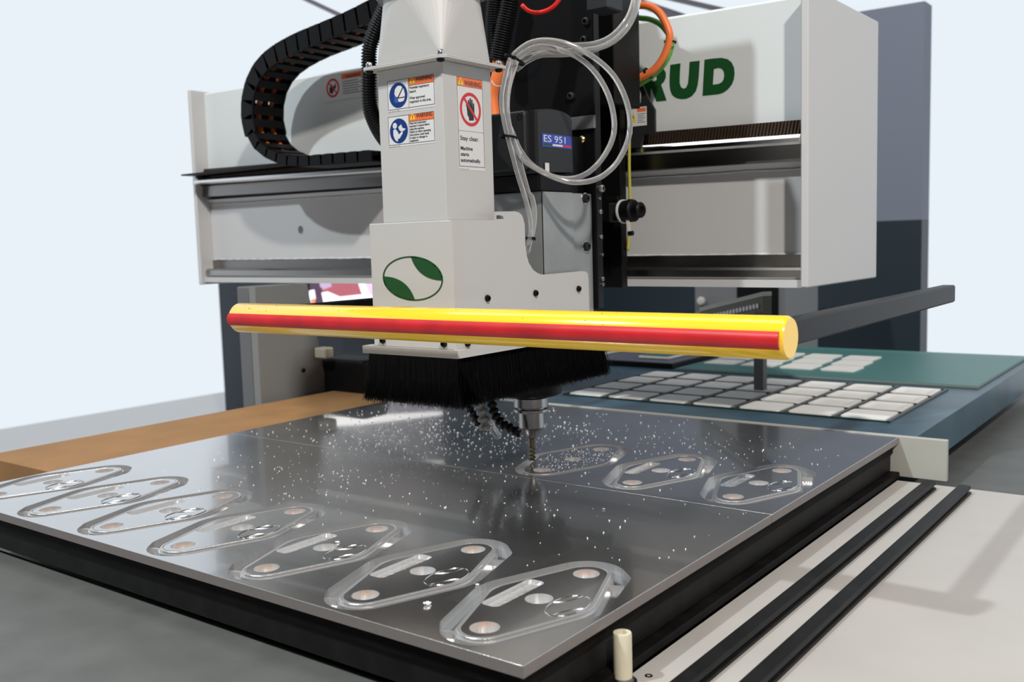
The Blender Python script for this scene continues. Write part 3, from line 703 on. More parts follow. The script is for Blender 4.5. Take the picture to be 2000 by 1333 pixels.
# brush
random.seed(11)
bm = bmesh.new()
def bristles(a, b, nrm, n):
    a = Vector(a); b = Vector(b); nrm = Vector(nrm); t = (b - a).normalized()
    for i in range(n):
        f = random.random(); p = a.lerp(b, f) - nrm * random.random() * .006
        L = .0572 + random.gauss(0, .0019); 
        if random.random() < .05: L += random.uniform(-.004, .005)
        lean = nrm * (random.gauss(.006, .0025)) + t * (random.gauss(0, .0022) + (f - .5) * .010)
        if random.random() < .012: lean += nrm * random.uniform(0, .012) + t * random.gauss(0, .008)
        r = .00038; up = [p + (t * math.cos(k * 2.094) + nrm * math.sin(k * 2.094)) * r for k in range(3)]
        mid = [q + lean * .35 - Z_ * L * .55 for q in up]; lo = [q + lean - Z_ * L for q in up]
        b_loft(bm, [up, mid, [lo[0] * .5 + lo[1] * .25 + lo[2] * .25, lo[1] * .6 + lo[0] * .4, lo[2] * .6 + lo[0] * .4]], False, True)
bx0, bx1, by0, by1, bz = fx0 + .005, fx1 - .006, fy0 + .006, fy1 - .004, 1.0776
bristles((bx0, by0, bz), (bx1, by0, bz), (0, -1, 0), 2600); bristles((bx1, by0, bz), (bx1, by1, bz), (1, 0, 0), 4200)
bristles((bx0, by0, bz), (bx0, by1, bz), (-1, 0, 0), 1800); bristles((bx0, by1, bz), (bx1, by1, bz), (0, 1, 0), 1500)
o = dh(bmo('brush_bristles', bm, M_BRIS, recalc=False)); o['kind'] = 'stuff'
bm = bmesh.new()
ou = [(bx0, by0), (bx1, by0), (bx1, by1), (bx0, by1)]; e = .007
rg = lambda x, z: [Vector((cx, cy, z)) for cx, cy in ((bx0 + .002 - x, by0 + .002 - x), (bx1 - .002 + x, by0 + .002 - x), (bx1 - .002 + x, by1 - .002 + x), (bx0 + .002 - x, by1 - .002 + x))]
b_loft(bm, [rg(-.006, 1.0776), rg(-.004, 1.0270), rg(-.0015, 1.0280), rg(0, 1.0776)], False, False)
dh(bmo('brush_core', bm, M_BRIS))
# duct
TX0, TX1, TY0 = -.8597, -.7554, .8802; TY1 = .9710
zt = P(868, 116, y=TY0).z
bm = bmesh.new(); b_box(bm, (TX0, TY0, ZTOP), (TX1, TY1, zt), .0015, 2); dh(bmo('square_duct', bm, M_WHITE))
# flange plates (lower one on the duct, upper one on the transition)
fp = [(704, 132), (722, 127.5), (838, 108), (855, 103), (868, 101), (985, 124), (989, 128)]
FX0, FX1, FY0, FY1 = TX0 - .014, TX1 + .016, TY0 - .015, TY1 + .016
def fl(z, th, c=.006):
    l = [(FX0 + c, FY0), (FX1 - c, FY0), (FX1, FY0 + c), (FX1, FY1 - c), (FX1 - c, FY1), (FX0 + c, FY1), (FX0, FY1 - c), (FX0, FY0 + c)]
    return [Vector((x, y, z)) for x, y in l], (0, 0, th)
dh(prism('duct_flange', *fl(zt, .0016), M_WHITE)); dh(prism('transition_flange', *fl(zt + .0018, .0016), M_WHITE))
for x, y in ((TX0 - .006, TY0 - .007), (TX1 + .004, TY0 - .007), (TX1 + .008, TY1 + .006)):
    b = dh(lathe('flange_nut', (x, y, zt + .0034), Z_, [(.0052, 0), (.0052, .0012), (.0040, .0014), (.0040, .0050), (.0030, .0068), (.001, .0076)], M_CHROME, n=12))
    dh(lathe('flange_bolt_head', (x, y, zt), -Z_, [(.0048, 0), (.0048, .0012), (.0038, .0032), (.0015, .0038)], M_BLACK, n=14))
# square-to-round transition
cxd, cyd = (TX0 + TX1) / 2, (TY0 + TY1) / 2; rt = .0597; zr = P(845, 4, y=cyd).z + .004
n4 = 12; sq = []; cr = []
cor = [(TX1, TY0), (TX1, TY1), (TX0, TY1), (TX0, TY0)]
bm = bmesh.new(); z0 = zt + .0034; CV = [bm.verts.new((x, y, z0)) for x, y in cor]
CR = [bm.verts.new((cxd + rt * math.cos(a), cyd + rt * .93 * math.sin(a), zr)) for a in [-math.pi / 2 + 2 * math.pi * k / 48 for k in range(48)]]
for c in range(4):
    for k in range(12): bm.faces.new((CV[c], CR[(c * 12 + k + 1) % 48], CR[(c * 12 + k) % 48]))
    bm.faces.new((CV[c], CV[(c + 1) % 4], CR[(c * 12 + 12) % 48]))
o = bmo('square_to_round_transition', bm, M_WHITE); dh(o)
dh(lathe('round_collar', (cxd, cyd, zr), Z_, [(rt, 0), (rt, .06)], M_WHITE, n=48))
# cloudy flexible duct clamped on the collar
FD = thing('flexible_duct', 'cloudy translucent flexible duct clamped on top of the white hood', 'flexible duct', loc=(cxd, cyd, zr + .004))
bpy.context.view_layer.update()
bm = bmesh.new(); rings = []
for i in range(60):
    h = i * .0022; r = rt + .0022 + .0016 * math.sin(i * .9) + (.004 if i < 3 else 0)
    rings.append([Vector((cxd + r * math.cos(a) * (1 + .012 * math.sin(3 * a + i * .3)), cyd + r * math.sin(a), zr + .001 + h - (.004 * math.sin(a * 2 + 1) if i < 6 else 0))) for a in [2 * math.pi * k / 48 for k in range(48)]])
b_loft(bm, rings, False, False); off(bmo('duct_skin', bm, M_CUFF, smooth=True), FD)
bm = bmesh.new(); b_tube(bm, [Vector((cxd + (rt + .0045) * math.cos(a), cyd + (rt + .0045) * math.sin(a), zr + .0055 + .0016 * a)) for a in [k * .15 for k in range(84)]], .0012, 6); off(bmo('spiral_wire', bm, mat('dull_wire', (.30, .29, .25), .4), smooth=True), FD)
# emblem on the front panel: outline ring and two filled leaves
c3 = lambda x, y: (537 + x * .23255, 300 + y * .23255)
pe = lambda l, h=-.0002: [P(*c3(*p), y=YF_ + h) for p in l]
ec = (1159, 1050); ea, eb = 253, 186; th_ = .12
def ell(a, b, n=64, t0=0, t1=2 * math.pi):
    out = []
    for k in range(n):
        t = t0 + (t1 - t0) * k / (n if t1 - t0 > 6.2 else n - 1); x, y = a * math.cos(t), b * math.sin(t)
        out.append((ec[0] + x * math.cos(th_) - y * math.sin(th_), ec[1] + x * math.sin(th_) + y * math.cos(th_)))
    return out
emb = prism('oval_emblem', pe(ell(ea, eb)), (0, -.0003, 0), M_GREEN, None, [pe(ell(ea - 11, eb - 11))]); dh(emb); emb['label'] = 'dark green oval emblem outline'
def arc_between(p, q, bulge, n=20):
    p = np.array(p, float); q = np.array(q, float); m = (p + q) / 2; d = q - p; nn = np.array((-d[1], d[0]))
    c = m + nn * bulge; return [tuple((1 - t) ** 2 * p + 2 * t * (1 - t) * c + t * t * q) for t in [k / (n - 1) for k in range(n)]]
up = ell(ea - 3, eb - 3, 26, math.radians(-99), math.radians(-4)); up2 = arc_between(up[-1], up[0], -.36)
lw = ell(ea - 3, eb - 3, 26, math.radians(81), math.radians(176)); lw2 = arc_between(lw[-1], lw[0], -.36)
for l in (up + up2[1:-1], lw + lw2[1:-1]):
    o = prism('green_leaf', pe(l), (0, -.0003, 0), M_GREEN); o.parent = emb; o.matrix_parent_inverse = emb.matrix_world.inverted()
# duct labels
def pxl(px, py, **k): return P(px, py, **k)
a, b, c = P(756, 160.5, y=TY0), P(848.5, 148, y=TY0), P(757.5, 218, y=TY0); W = b.x - a.x; H = a.z - c.z + .0025
def two_col(org, W, H, head, lines, kind, lab):
    s, mp, u, n = sticker(DH, org, X_, W, H, label=lab)
    frame(s, mp, n, 0.0006, .0006, W - .0006, H - .0022); d = W * .455; hb = H * .245
    prt(s, mp, n, rect(d, .0006, d + .0005, H - .0022), M_BLKP, 'divider_line')
    prt(s, mp, n, rect(d + .0005, .0012, W - .0012, hb), M_ORL, 'header_band'); prt(s, mp, n, rect(d + .0005, hb, W - .0012, hb + .0005), M_BLKP, 'divider_line')
    tri_sign(s, mp, n, d + .002, hb - .002, .009)
    ctext(s, mp, u, head, d + .0125, hb - .0035, hb * .74, bold=.012, xs=.78)
    for i, (tx, yy) in enumerate(lines): ctext(s, mp, u, tx, d + .0015, yy, (.0043 if kind == 'mask' else .0035), bold=.008, xs=.88)
    cx, cy, r = d * .52, H * .50, min(d * .43, H * .41)
    prt(s, mp, n, [(cx + (x - cx), cy + (y - cy)) for x, y in cdisc(cx, cy, r)], M_BLUE, 'blue_disc')
    k = lambda l: [(cx + x * r, cy + y * r) for x, y in l]
    if kind == 'mask':
        prt(s, mp, n, k([(-.42, -.12), (-.35, -.5), (-.05, -.75), (.3, -.72), (.6, -.45), (.72, -.05), (.70, .25), (.55, .50), (.15, .55), (-.1, .45), (-.12, .2), (-.28, .1)]), M_STICK, 'head_pictogram', h=.00012)
        prt(s, mp, n, k([(-.06, .12), (.52, -.62), (.60, -.56), (.04, .18), (.70, .16), (.70, .24), (-.1, .26)]), M_BLKP, 'mask_strap', h=.0002)
        prt(s, mp, n, k([(-.42, .02), (-.05, .15), (-.02, .55), (-.3, .62), (-.5, .4)]), mat('label_mid_blue', (.03, .09, .3), .4), 'mask_pictogram', h=.0002)
    else:
        prt(s, mp, n, k(cdisc(-.42, -.45, .24, 20)), M_STICK, 'head_pictogram', h=.00012)
        prt(s, mp, n, k([(-.62, -.12), (-.35, -.18), (-.15, .02), (.0, .28), (.35, .05), (.45, .2), (.05, .62), (-.12, .62), (-.15, .86), (-.45, .68), (-.62, .3)]), M_STICK, 'reader_pictogram', h=.00012)
        prt(s, mp, n, k([(-.05, -.30), (.28, -.52), (.42, -.22), (.80, -.10), (.35, .12), (.08, -.05)]), M_STICK, 'book_pictogram', h=.00012)
    ctext(s, mp, u, '........  .......  ....   ..........', .001, H - .0005, .0022, bold=.02)
two_col((a.x, TY0, a.z + .001), W, H, 'WARNING', [('Potential respiratory', H * .36), ('hazard.', H * .48), ('Wear approved', H * .68), ('respirator in this area.', H * .80)], 'mask', 'respirator warning label with blue disc, upper of two')
a, b, c = P(757.3, 230, y=TY0), P(848.7, 219.5, y=TY0), P(759.7, 286.5, y=TY0); W = b.x - a.x; H = a.z - c.z + .0025
two_col((a.x, TY0, a.z + .001), W, H, 'WARNING', [(t_, H * (.335 + .092 * i)) for i, t_ in enumerate(('Read and understand', "operator's manual before", 'using this machine.', 'Failure to follow operating', 'instructions could result', 'in injury or damage to', 'equipment.'))], 'book', 'read the manual warning label with blue disc, lower of two')
a, b, c = P(890.5, 147.3, x=TX1), P(941.8, 158.4, x=TX1), P(894.4, 323, x=TX1); W = b.y - a.y; H = a.z - c.z + .001
s, mp, u, n = sticker(DH, (TX1, a.y, a.z), Y_, W, H + .004, label='tall hand warning label reading Stay clear')
frame(s, mp, n, .0005, .0005, W - .0005, H)
prt(s, mp, n, rect(.0011, .0011, W - .0011, H * .105), M_ORL, 'header_band'); prt(s, mp, n, rect(.0005, H * .105, W - .0005, H * .108), M_BLKP, 'divider_line')
prt(s, mp, n, rect(.0005, H * .60, W - .0005, H * .603), M_BLKP, 'divider_line')
tri_sign(s, mp, n, .0025, H * .092, .0105); ctext(s, mp, u, 'WARNING', .0145, H * .092, H * .078, bold=.012, xs=.83 * W / .052)
cx, cy, r = W * .5, H * .355, W * .405
k = lambda l: [(cx + x * r, cy + y * r) for x, y in l]
prt(s, mp, n, cdisc(cx, cy, r), M_REDP, 'prohibition_ring', [cdisc(cx, cy, r * .80)])
prt(s, mp, n, k([(-.30, .35), (-.36, -.1), (-.42, -.25), (-.30, -.32), (-.22, -.10), (-.22, -.55), (-.10, -.57), (-.08, -.15), (-.06, -.66), (.06, -.68), (.07, -.15), (.10, -.60), (.21, -.59), (.22, -.1), (.26, -.40), (.36, -.38), (.36, .2), (.28, .42), (.28, .62), (-.16, .66), (-.18, .48)]), M_BLKP, 'hand_pictogram', h=.00012)
prt(s, mp, n, k([(-.68, -.60), (-.56, -.72), (.70, .58), (.58, .70)]), M_REDP, 'prohibition_bar', h=.0002)
ctext(s, mp, u, 'Stay clear.', W * .07, H * .705, H * .068, bold=.012, xs=W * .8 / (H * .068 * 4.55))
for i, t_ in enumerate(('Machine', 'starts', 'automatically.')): ctext(s, mp, u, t_, W * .07, H * (.815 + .066 * i), H * .058, bold=.02, xs=W * .86 / (H * .058 * 6.2))
ctext(s, mp, u, '......  ......  ....  ........', .001, H + .003, .0024, bold=.02)
# ================================================================== guard bar
fw = Vector((CX.z, CY.z, CZ.z))
def at_depth(px, py, d): r = ray(px, py); return CAM + r * (d / F)
c0 = at_depth(1000, 640.5, 1.03); Yb, Zb = c0.y, c0.z; Rb = .5 * 72 * 1.03 / F
GB = thing('guard_bar', 'glossy yellow round guard bar with red rubber strip crossing in front', 'guard bar', loc=(-.8, Yb, Zb))
bpy.context.view_layer.update()
bx0_, bx1_ = P(470, 630, y=Yb).x, P(1540, 655, y=Yb).x
gb = lambda o: off(o, GB)
gb(lathe('yellow_tube', (bx0_, Yb, Zb), X_, [(.001, -.002), (Rb * .9, -.002), (Rb, .001), (Rb, bx1_ - bx0_ - .001), (Rb * .9, bx1_ - bx0_ + .002), (.001, bx1_ - bx0_ + .002)], M_YEL, n=96))
q = at_depth(1000, 645, 1.03 - Rb * .98)
dv = Vector((0, q.y - Yb, q.z - Zb)); dv.x = 0; dv.normalize()
rc = Rb * .72
bm = bmesh.new(); pr = []
t_ = Vector((0, -dv.z, dv.y))
for k in range(25):
    an = math.radians(-80 + 160 * k / 24); pr.append(dv * (Rb * .80 + .0070 * math.cos(an)) + t_ * (.0084 * math.sin(an)))
pr = [dv * Rb * .6 - t_ * .0082] + pr + [dv * Rb * .6 + t_ * .0082]
b_loft(bm, [[Vector((bx0_ + .001, Yb, Zb)) + p for p in pr], [Vector((bx1_ - .001, Yb, Zb)) + p for p in pr]]); gb(bmo('red_rubber_strip', bm, M_RED, smooth='auto'))
bm = bmesh.new(); random.seed(5)
for i in range(34):
    x = random.uniform(-1.05, -.47); a = random.uniform(.2, 1.6); dd = (dv * math.cos(a) + t_ * math.sin(a) * (1 if t_.z > 0 else -1)).normalized()
    r = bmesh.ops.create_icosphere(bm, subdivisions=1, radius=random.uniform(.0002, .00055))
    for v in r['verts']: v.co += Vector((x, Yb, Zb)) + dd * (Rb + .0001)
o = gb(bmo('black_specks', bm, M_BLKP)); o['kind'] = 'stuff'
for x in (bx0_ + .012, bx1_ - .030):     # carrier arms back to the gantry, past both ends of the picture
    gb(box('carrier_arm', (x, Yb + Rb * .6, Zb - .012), (x + .018, 1.470, Zb + .012), M_BLACK, bev=.002))
# ================================================================== hoses and cables
def H_(px, py, y): return P(px, py, y=y)
hp = [H_(x, y, 1.06) for x, y in ((775, -40), (755, 10), (735, 55), (722, 95), (721, 140), (721, 190), (727, 225), (745, 262), (775, 300))]
tag(corrug('corrugated_hose', hp, .0118, M_BLACK), 'black corrugated hose curving behind the left side of the white duct', 'hose', 'black corrugated hoses')
hp = [H_(x, y, 1.10) for x, y in ((1003, -40), (996, 10), (985, 60), (973, 118))]
tag(corrug('corrugated_hose', hp, .0132, M_BLACK, pitch=.0034), 'thicker black corrugated hose rising right of the white duct', 'hose', 'black corrugated hoses')
hp = [H_(x, y, 1.145) for x, y in ((975, -40), (966, 10), (964, 60), (966, 118))]
tag(corrug('corrugated_hose', hp, .0120, M_BLACK, pitch=.0034), 'black corrugated hose just behind the right edge of the white duct', 'hose', 'black corrugated hoses')
tag(tube('orange_hose', [H_(x, y, 1.10) for x, y in ((973, 118), (973, 140), (967, 165), (962, 190), (966, 230), (972, 262))], .0085, M_ORC), 'thick orange hose beside the right edge of the white duct', 'hose')
tag(tube('orange_wire', [H_(x, y, 1.08) for x, y in ((962, 255), (966, 290), (969, 305), (974, 312))], .0035, M_ORC), 'short thin orange wire right of the white duct below the clear tubes', 'cable')
tag(tube('blue_wire', [H_(x, y, 1.13) for x, y in ((976, 160), (970, 205), (966, 250), (970, 290))], .0045, mat('navy_cable', (.01, .03, .14), .4)), 'dark blue cable right of the white duct behind the orange hose', 'cable')
cb = thing('connector_box', 'black box with silver threaded cable connector beside the white duct', 'connector', loc=H_(983, 400, 1.10))
bpy.context.view_layer.update()
a, b = H_(966, 349, 1.085), H_(1012, 412, 1.085)
off(box('box_body', (a.x - .01, 1.085, b.z), (b.x, 1.12, a.z), M_DBLACK, bev=.0015), cb)
q = H_(991, 349, 1.10); off(lathe('silver_connector', q, Z_, [(.0085, 0), (.0085, .002), (.0062, .0025), (.0062, .006), (.0075, .0065), (.0075, .0115), (.0068, .012), (.0068, .0155), (.0075, .016), (.0075, .019), (.0055, .0195)], M_CHROME, n=20), cb)
off(tube('connector_cable', [q + Z_ * .019, q + Vector((.001, 0, .035)), q + Vector((-.004, .004, .055))], .0045, M_BLACK), cb)
# clear tubes: hung in a vertical plane right of the motor
PN = Vector((-.6, .8, 0)); P0 = Vector((-.738, 1.030, 1.3))
def T_(pts, off_=0.): return [P(x, y, pl=(P0 + PN * off_, PN)) for x, y in pts]
c5 = lambda l: [(960 + x / 4.167, 60 + y / 4.167) for x, y in l]
loopA = c5([(175, 205), (215, 165), (300, 105), (420, 78), (560, 92), (700, 140), (850, 230), (980, 350), (1065, 490), (1115, 640), (1128, 780), (1108, 900), (1060, 1010), (1000, 1100), (900, 1185), (780, 1228), (640, 1232), (500, 1190), (370, 1125), (260, 1050), (195, 930), (150, 800), (128, 660), (132, 520), (155, 400), (190, 290), (205, 235)])
loopB = c5([(195, 230), (240, 190), (330, 145), (440, 133), (560, 155), (700, 215), (820, 315), (915, 450), (975, 600), (1000, 760), (985, 880), (940, 980), (870, 1080), (780, 1160), (680, 1200), (560, 1203), (430, 1160), (320, 1085), (235, 980), (175, 850), (118, 700), (92, 560), (115, 400), (150, 290), (185, 240)])
dropA = c5([(150, 225), (105, 400), (82, 560), (98, 720), (135, 880), (175, 1030), (215, 1180), (260, 1320)]) + [(1028, 395), (1036, 430), (1036, 460), (1030, 480)]
dropB = c5([(172, 245), (140, 400), (118, 540), (128, 700), (160, 860), (215, 1010), (255, 1160), (300, 1320)]) + [(1039, 385), (1044, 416), (1041, 450), (1033, 478), (1030, 497)]
feed = [[(1262, -50), (1250, -10), (1240, 25), (1225, 55), (1202, 78), (1175, 92), (1140, 98), (1100, 100), (1060, 103), (1030, 112), (1008, 128)],
        [(1250, -50), (1240, -10), (1230, 25), (1213, 52), (1190, 73), (1160, 85), (1120, 88), (1085, 88), (1050, 90), (1022, 102), (1005, 118)],
        [(1256, -50), (1245, -10), (1235, 28), (1219, 58), (1196, 80), (1165, 96), (1130, 104), (1095, 107), (1055, 108), (1025, 122), (1008, 138)]]
rt_ = .0036
for nm, l, d, r, lb in (('clear_tube', loopA, 0, rt_, 'outer loop of clear plastic tube coiled in front of the black carriage'), ('clear_tube', loopB, .009, rt_, 'inner loop of clear plastic tube coiled in front of the black carriage'),
                    ('clear_tube', dropA, -.003, .003, 'clear tube hanging down beside the duct, left of the pair'), ('clear_tube', dropB, .004, .0032, 'clear tube hanging down beside the duct, right of the pair'),
                    ('clear_tube', feed[0], .018, rt_, 'lowest outer strand of clear tube entering from the top right'), ('clear_tube', feed[1], .019, .0032, 'uppermost strand of clear tube entering from the top right'), ('clear_tube', feed[2], .024, .0034, 'middle strand of clear tube entering from the top right')):
    o = tube(nm, T_(l, d), r, M_CLEAR, n=14, step=.006); tag(o, lb, 'tube', 'clear plastic tubes')
def tie(px, py, ax, r, lb, d=.002, plane=True, y=None):
    c = T_([(px, py)], d)[0] if plane else P(px, py, y=y); bm = bmesh.new(); u, v, a = basis(ax)
    rr = []
    for h, q in ((-.0016, r - .0004), (-.0016, r), (.0016, r), (.0016, r - .0004)):
        rr.append([c + a * h + (u * math.cos(k * .3142) * 1. + v * math.sin(k * .3142)) * q for k in range(20)])
    rr.append(rr[0]); b_loft(bm, rr, False, False)
    b_box(bm, c + Vector((-.002, -.002, -.002)) + u * r, c + Vector((.002, .002, .002)) + u * r)
    return tag(bmo('cable_tie', bm, M_DBLACK), lb, 'cable tie', 'black cable ties')
tie(1005, 117, Vector((.35, .25, .8)), .0145, 'black cable tie at the upper left of the clear coil')
tie(993, 268, Vector((.1, .1, 1)), .0115, 'black cable tie round the clear tubes beside the motor cover')
tie(1036, 466, Vector((0, .1, 1)), .0070, 'black cable tie low on the clear tubes above the hood arm')
# coloured cables at the right
oc = [(1225, 10), (1247, 10), (1268, 12), (1287, 24), (1300, 45), (1308, 70), (1303, 95), (1292, 118), (1275, 138), (1250, 152), (1240, 158)]
tag(tube('orange_cable', [H_(x, y, 1.43) for x, y in oc], .0062, M_ORC), 'thick orange cable arching out right of the black carriage', 'cable')
gc = [(1225, 30), (1247, 35), (1270, 38), (1290, 48), (1305, 66), (1312, 85), (1306, 108), (1295, 128), (1275, 148), (1256, 160), (1244, 168)]
tag(tube('green_cable', [H_(x, y, 1.443) for x, y in gc], .0045, M_GRC), 'green cable arching behind the orange cable at the right', 'cable')
tie(1309, 82, Vector((.1, 0, 1)), .0100, 'black cable tie on the right bend of orange and green cables', plane=False, y=1.436)
tie(1266, 143, Vector((.8, 0, .5)), .0100, 'black cable tie where orange and green cables meet the bracket', plane=False, y=1.436)
yc = [(1217, 95), (1221, 120), (1226, 150), (1228, 200), (1229, 260), (1229, 330), (1231, 400), (1230, 440), (1226, 490)]
tag(tube('yellow_cable', [H_(x, y, 1.435) for x, y in yc], .0026, M_YLC), 'olive yellow cable running down the carriage edge', 'cable')
tag(tube('red_air_tube', [H_(x, y, 1.13) for x, y in ((1020, 10), (1030, 20), (1048, 25), (1070, 20), (1086, 8), (1096, -8), (1104, -30))], .0030, M_REDT), 'thin red air tube curving at the top of the black carriage', 'tube')
tag(tube('white_thread', [H_(x, y, 1.06) for x, y in ((960, 158), (965, 166), (974, 169), (982, 167))], .0009, M_STICK), 'thin white thread tied round the orange hose', 'tie')
# jointed coolant hoses under the brush
def loc_hose(name, pts, r, m, lb, dep, seg=.0085, nozzle=True):
    root = thing(name, lb, 'coolant hose', 'jointed coolant hoses', loc=P(*pts[0], pl=dep)); bpy.context.view_layer.update()
    pa = spline([P(x, y, pl=dep) for x, y in pts], .0006); nd = [pa[0]]; acc = 0
    for a, b in zip(pa[:-1], pa[1:]):
        acc += (b - a).length
        if acc >= seg: nd.append(b); acc = 0
    nd.append(pa[-1])
    for i, (a, b) in enumerate(zip(nd[:-1], nd[1:])):
        L_ = (b - a).length
        if L_ < .003: continue
        last = i == len(nd) - 2
        pr = [(r * .55, 0), (r * .62, L_ * .3), (r * .98, L_ * .55), (r, L_ * .75), (r * .92, L_ * .95), (r * .6, L_ * 1.02)] if not (last and nozzle) else [(r, 0), (r * .9, L_ * .2), (r * .45, L_ * .5), (r * .40, L_)]
        o = lathe('nozzle_tip' if last and nozzle else 'hose_joint', a, b - a, pr, m, n=18); off(o, root)
    return root
pn = Vector((-.6, .8, 0))
loc_hose('jointed_coolant_hose', [(957, 770), (962, 795), (968, 812), (978, 825), (988, 833), (1000, 838), (1009, 843), (1013, 854)], .0072, M_DBLACK, 'black jointed coolant hose, nearest the tool holder', (Vector((-.835, 1.075, 1)), pn))
loc_hose('jointed_coolant_hose', [(932, 780), (941, 800), (944, 818), (946, 832), (949, 842)], .0085, mat('grey_joint_plastic', (.22, .22, .21), .35), 'grey jointed coolant hose, in the middle of the three', (Vector((-.87, 1.05, 1)), pn), .011, False)
loc_hose('jointed_coolant_hose', [(910, 785), (918, 800), (926, 812), (932, 824), (936, 832)], .0062, M_DBLACK, 'black jointed coolant hose, leftmost of the three', (Vector((-.88, 1.07, 1)), pn), .0075)
o = lathe('clear_nozzle', P(950, 822, pl=(Vector((-.86, 1.06, 1)), pn)), P(975, 856, pl=(Vector((-.86, 1.06, 1)), pn)) - P(950, 822, pl=(Vector((-.86, 1.06, 1)), pn)), [(.0070, 0), (.0078, .006), (.0070, .010), (.0060, .012), (.0052, .030), (.0040, .031)], M_CLEAR, n=18)
tag(o, 'short clear nozzle beside the grey jointed hose under the brush', 'nozzle')
# ================================================================== display beyond the plates
DB = thing('sample_board', 'blue-green display board holding a grid of white tiles', 'display board', loc=(-.8, 1.8, .89))
bpy.context.view_layer.update()
db = lambda o: off(o, DB)
db(box('board_body', (-1.3785, 1.531, TZ + .0005), (-.40, 2.62, .8985), M_TEAL, bev=.001))
gx0, gy0, px_, py_ = -1.1085, 1.634, .0920, .0960; NX = 7
tw, td = .0765, .0800
db(box('grid_base', (gx0, gy0, .8985), (gx0 + NX * px_, gy0 + 4 * py_ + .004, .8991), M_DKG, bev=0))
for j in range(NX + 1): db(box('grid_rib', (gx0 + j * px_ - .0045, gy0, .8991), (gx0 + j * px_ - .0005, gy0 + 4 * py_ + .004, .9025), M_MIDG, bev=.0003))
for k_ in range(5): db(box('grid_rib', (gx0, gy0 + k_ * py_, .8991), (gx0 + NX * px_, gy0 + k_ * py_ + .0025, .9012), M_DKG, bev=.0003))
def tile_mesh(dish):
    bm = bmesh.new(); o_ = rrect(0, 0, tw / 2, td / 2, .008)
    r0 = [Vector((x, y, 0)) for x, y in o_]; r1 = [Vector((x, y, .0028)) for x, y in o_]
    if dish:
        def sc(f, z): return [Vector((x * f, y * f, z)) for x, y in o_]
        b_loft(bm, [r0, r1, sc(.86, .0028), sc(.74, .0016), sc(.55, .0006)], True, True)
    else: b_loft(bm, [r0, r1], True, True)
    me = bpy.data.meshes.new('white_tile'); bmesh.ops.recalc_face_normals(bm, faces=bm.faces); bm.to_mesh(me); bm.free(); me.materials.append(M_TILE); return me
TF, TD = tile_mesh(False), tile_mesh(True)
for k_ in range(4):
    for j in range(NX):
        o = link('white_tile', TD if k_ else TF, None, None); o.location = (gx0 + j * px_ + px_ / 2 - .002, gy0 + k_ * py_ + py_ / 2 + .001, .8992); bpy.context.view_layer.update(); db(o)
# raised slabs
RS = thing('raised_sample_slab', 'black-edged purple-grey slab behind the tile grid at left', 'display board', loc=(-1.3, 2.3, .8985))
bpy.context.view_layer.update()
off(box('slab_body', (-1.75, 2.075, .8987), (-1.094, 2.60, .9115), M_DBLACK, bev=.001), RS)
off(box('slab_top', (-1.75, 2.077, .9117), (-1.096, 2.60, .9125), M_PURP, bev=0), RS)
for i, (x0, x1) in enumerate(((-1.215, -1.130), (-1.41, -1.325))):
    tl = thing('sample_tile', ('white-edged teal sample tile on the purple-grey slab, right one', 'white-edged teal sample tile on the purple-grey slab, next to the brush')[i], 'tile', 'teal sample tiles', loc=(x0, 2.13, .9126)); bpy.context.view_layer.update()
    off(box('tile_body', (x0, 2.125, .9126), (x1, 2.30, .9195), M_TILE, bev=.002), tl); off(box('teal_face', (x0 + .006, 2.133, .9196), (x1 - .006, 2.292, .9202), M_TEAL2, bev=0), tl)
TB = thing('teal_tile_board', 'green-teal board with bright white tiles at the far right', 'display board', loc=(-.8, 2.2, .8985)); bpy.context.view_layer.update()
off(box('board_edge', (-1.078, 2.062, .8987), (-.42, 2.60, .9035), mat('pale_teal_edge', (.22, .28, .26), .5), bev=.0005), TB)
off(box('board_face', (-1.076, 2.064, .9036), (-.42, 2.598, .9042), M_TEAL2, bev=0), TB)
for a in range(4):
    for b in range(3):
        o = link('bright_tile', TF, None, None); o.location = (-1.015 + a * .095 - b * .01, 2.195 + b * .10, .9043); bpy.context.view_layer.update(); off(o, TB)
# ================================================================== things under the gantry, seen and added
sc_ = thing('display_screen', 'lit display screen with pink and white picture under the gantry at left', 'screen', loc=(-3.3, 3.0, .8)); bpy.context.view_layer.update()
off(box('screen_housing', (-3.42, 3.0, .935), (-2.62, 3.05, 1.27), M_DBLACK, bev=.004), sc_)
def em(n, c, s): return mat(n, c, .5, emit=s)
off(box('screen_picture', (-3.405, 2.997, .950), (-2.64, 3.0, 1.255), em('screen_dark', (.06, .03, .06), 1), bev=0), sc_)
S3 = lambda l, d=2.9965: [P(x, y, y=d) for x, y in l]
for i, (l, m) in enumerate((
    ([(625, 551), (700, 551), (712, 585), (650, 590), (630, 570)], em('screen_maroon', (.30, .08, .10), 1)),
    ([(604, 568), (614, 566), (617, 585), (609, 596), (604, 590)], em('screen_white', (.85, .82, .95), 1)),
    ([(607, 585), (617, 583), (612, 612), (606, 612)], em('screen_orange', (.60, .22, .10), 1)),
    ([(624, 551), (646, 551), (648, 560), (632, 566), (625, 560)], em('screen_violet', (.38, .28, .42), 1)),
    ([(628, 572), (640, 570), (664, 580), (728, 573), (728, 586), (668, 597), (640, 592), (632, 592)], MATS['screen_white']),
    ([(699, 551), (712, 551), (722, 575), (716, 585), (706, 572)], MATS['screen_white']),
    ([(712, 551), (735, 551), (735, 580), (722, 575)], em('screen_pink', (.60, .40, .60), 1)))):
    off(prism('picture_patch', S3(l, 2.9965 - i * .0004), (0, -.0003, 0), m), sc_)
off(box('screen_stand', (-2.86, 3.01, 0), (-2.80, 3.045, .94), M_BLACK, bev=.002), sc_)
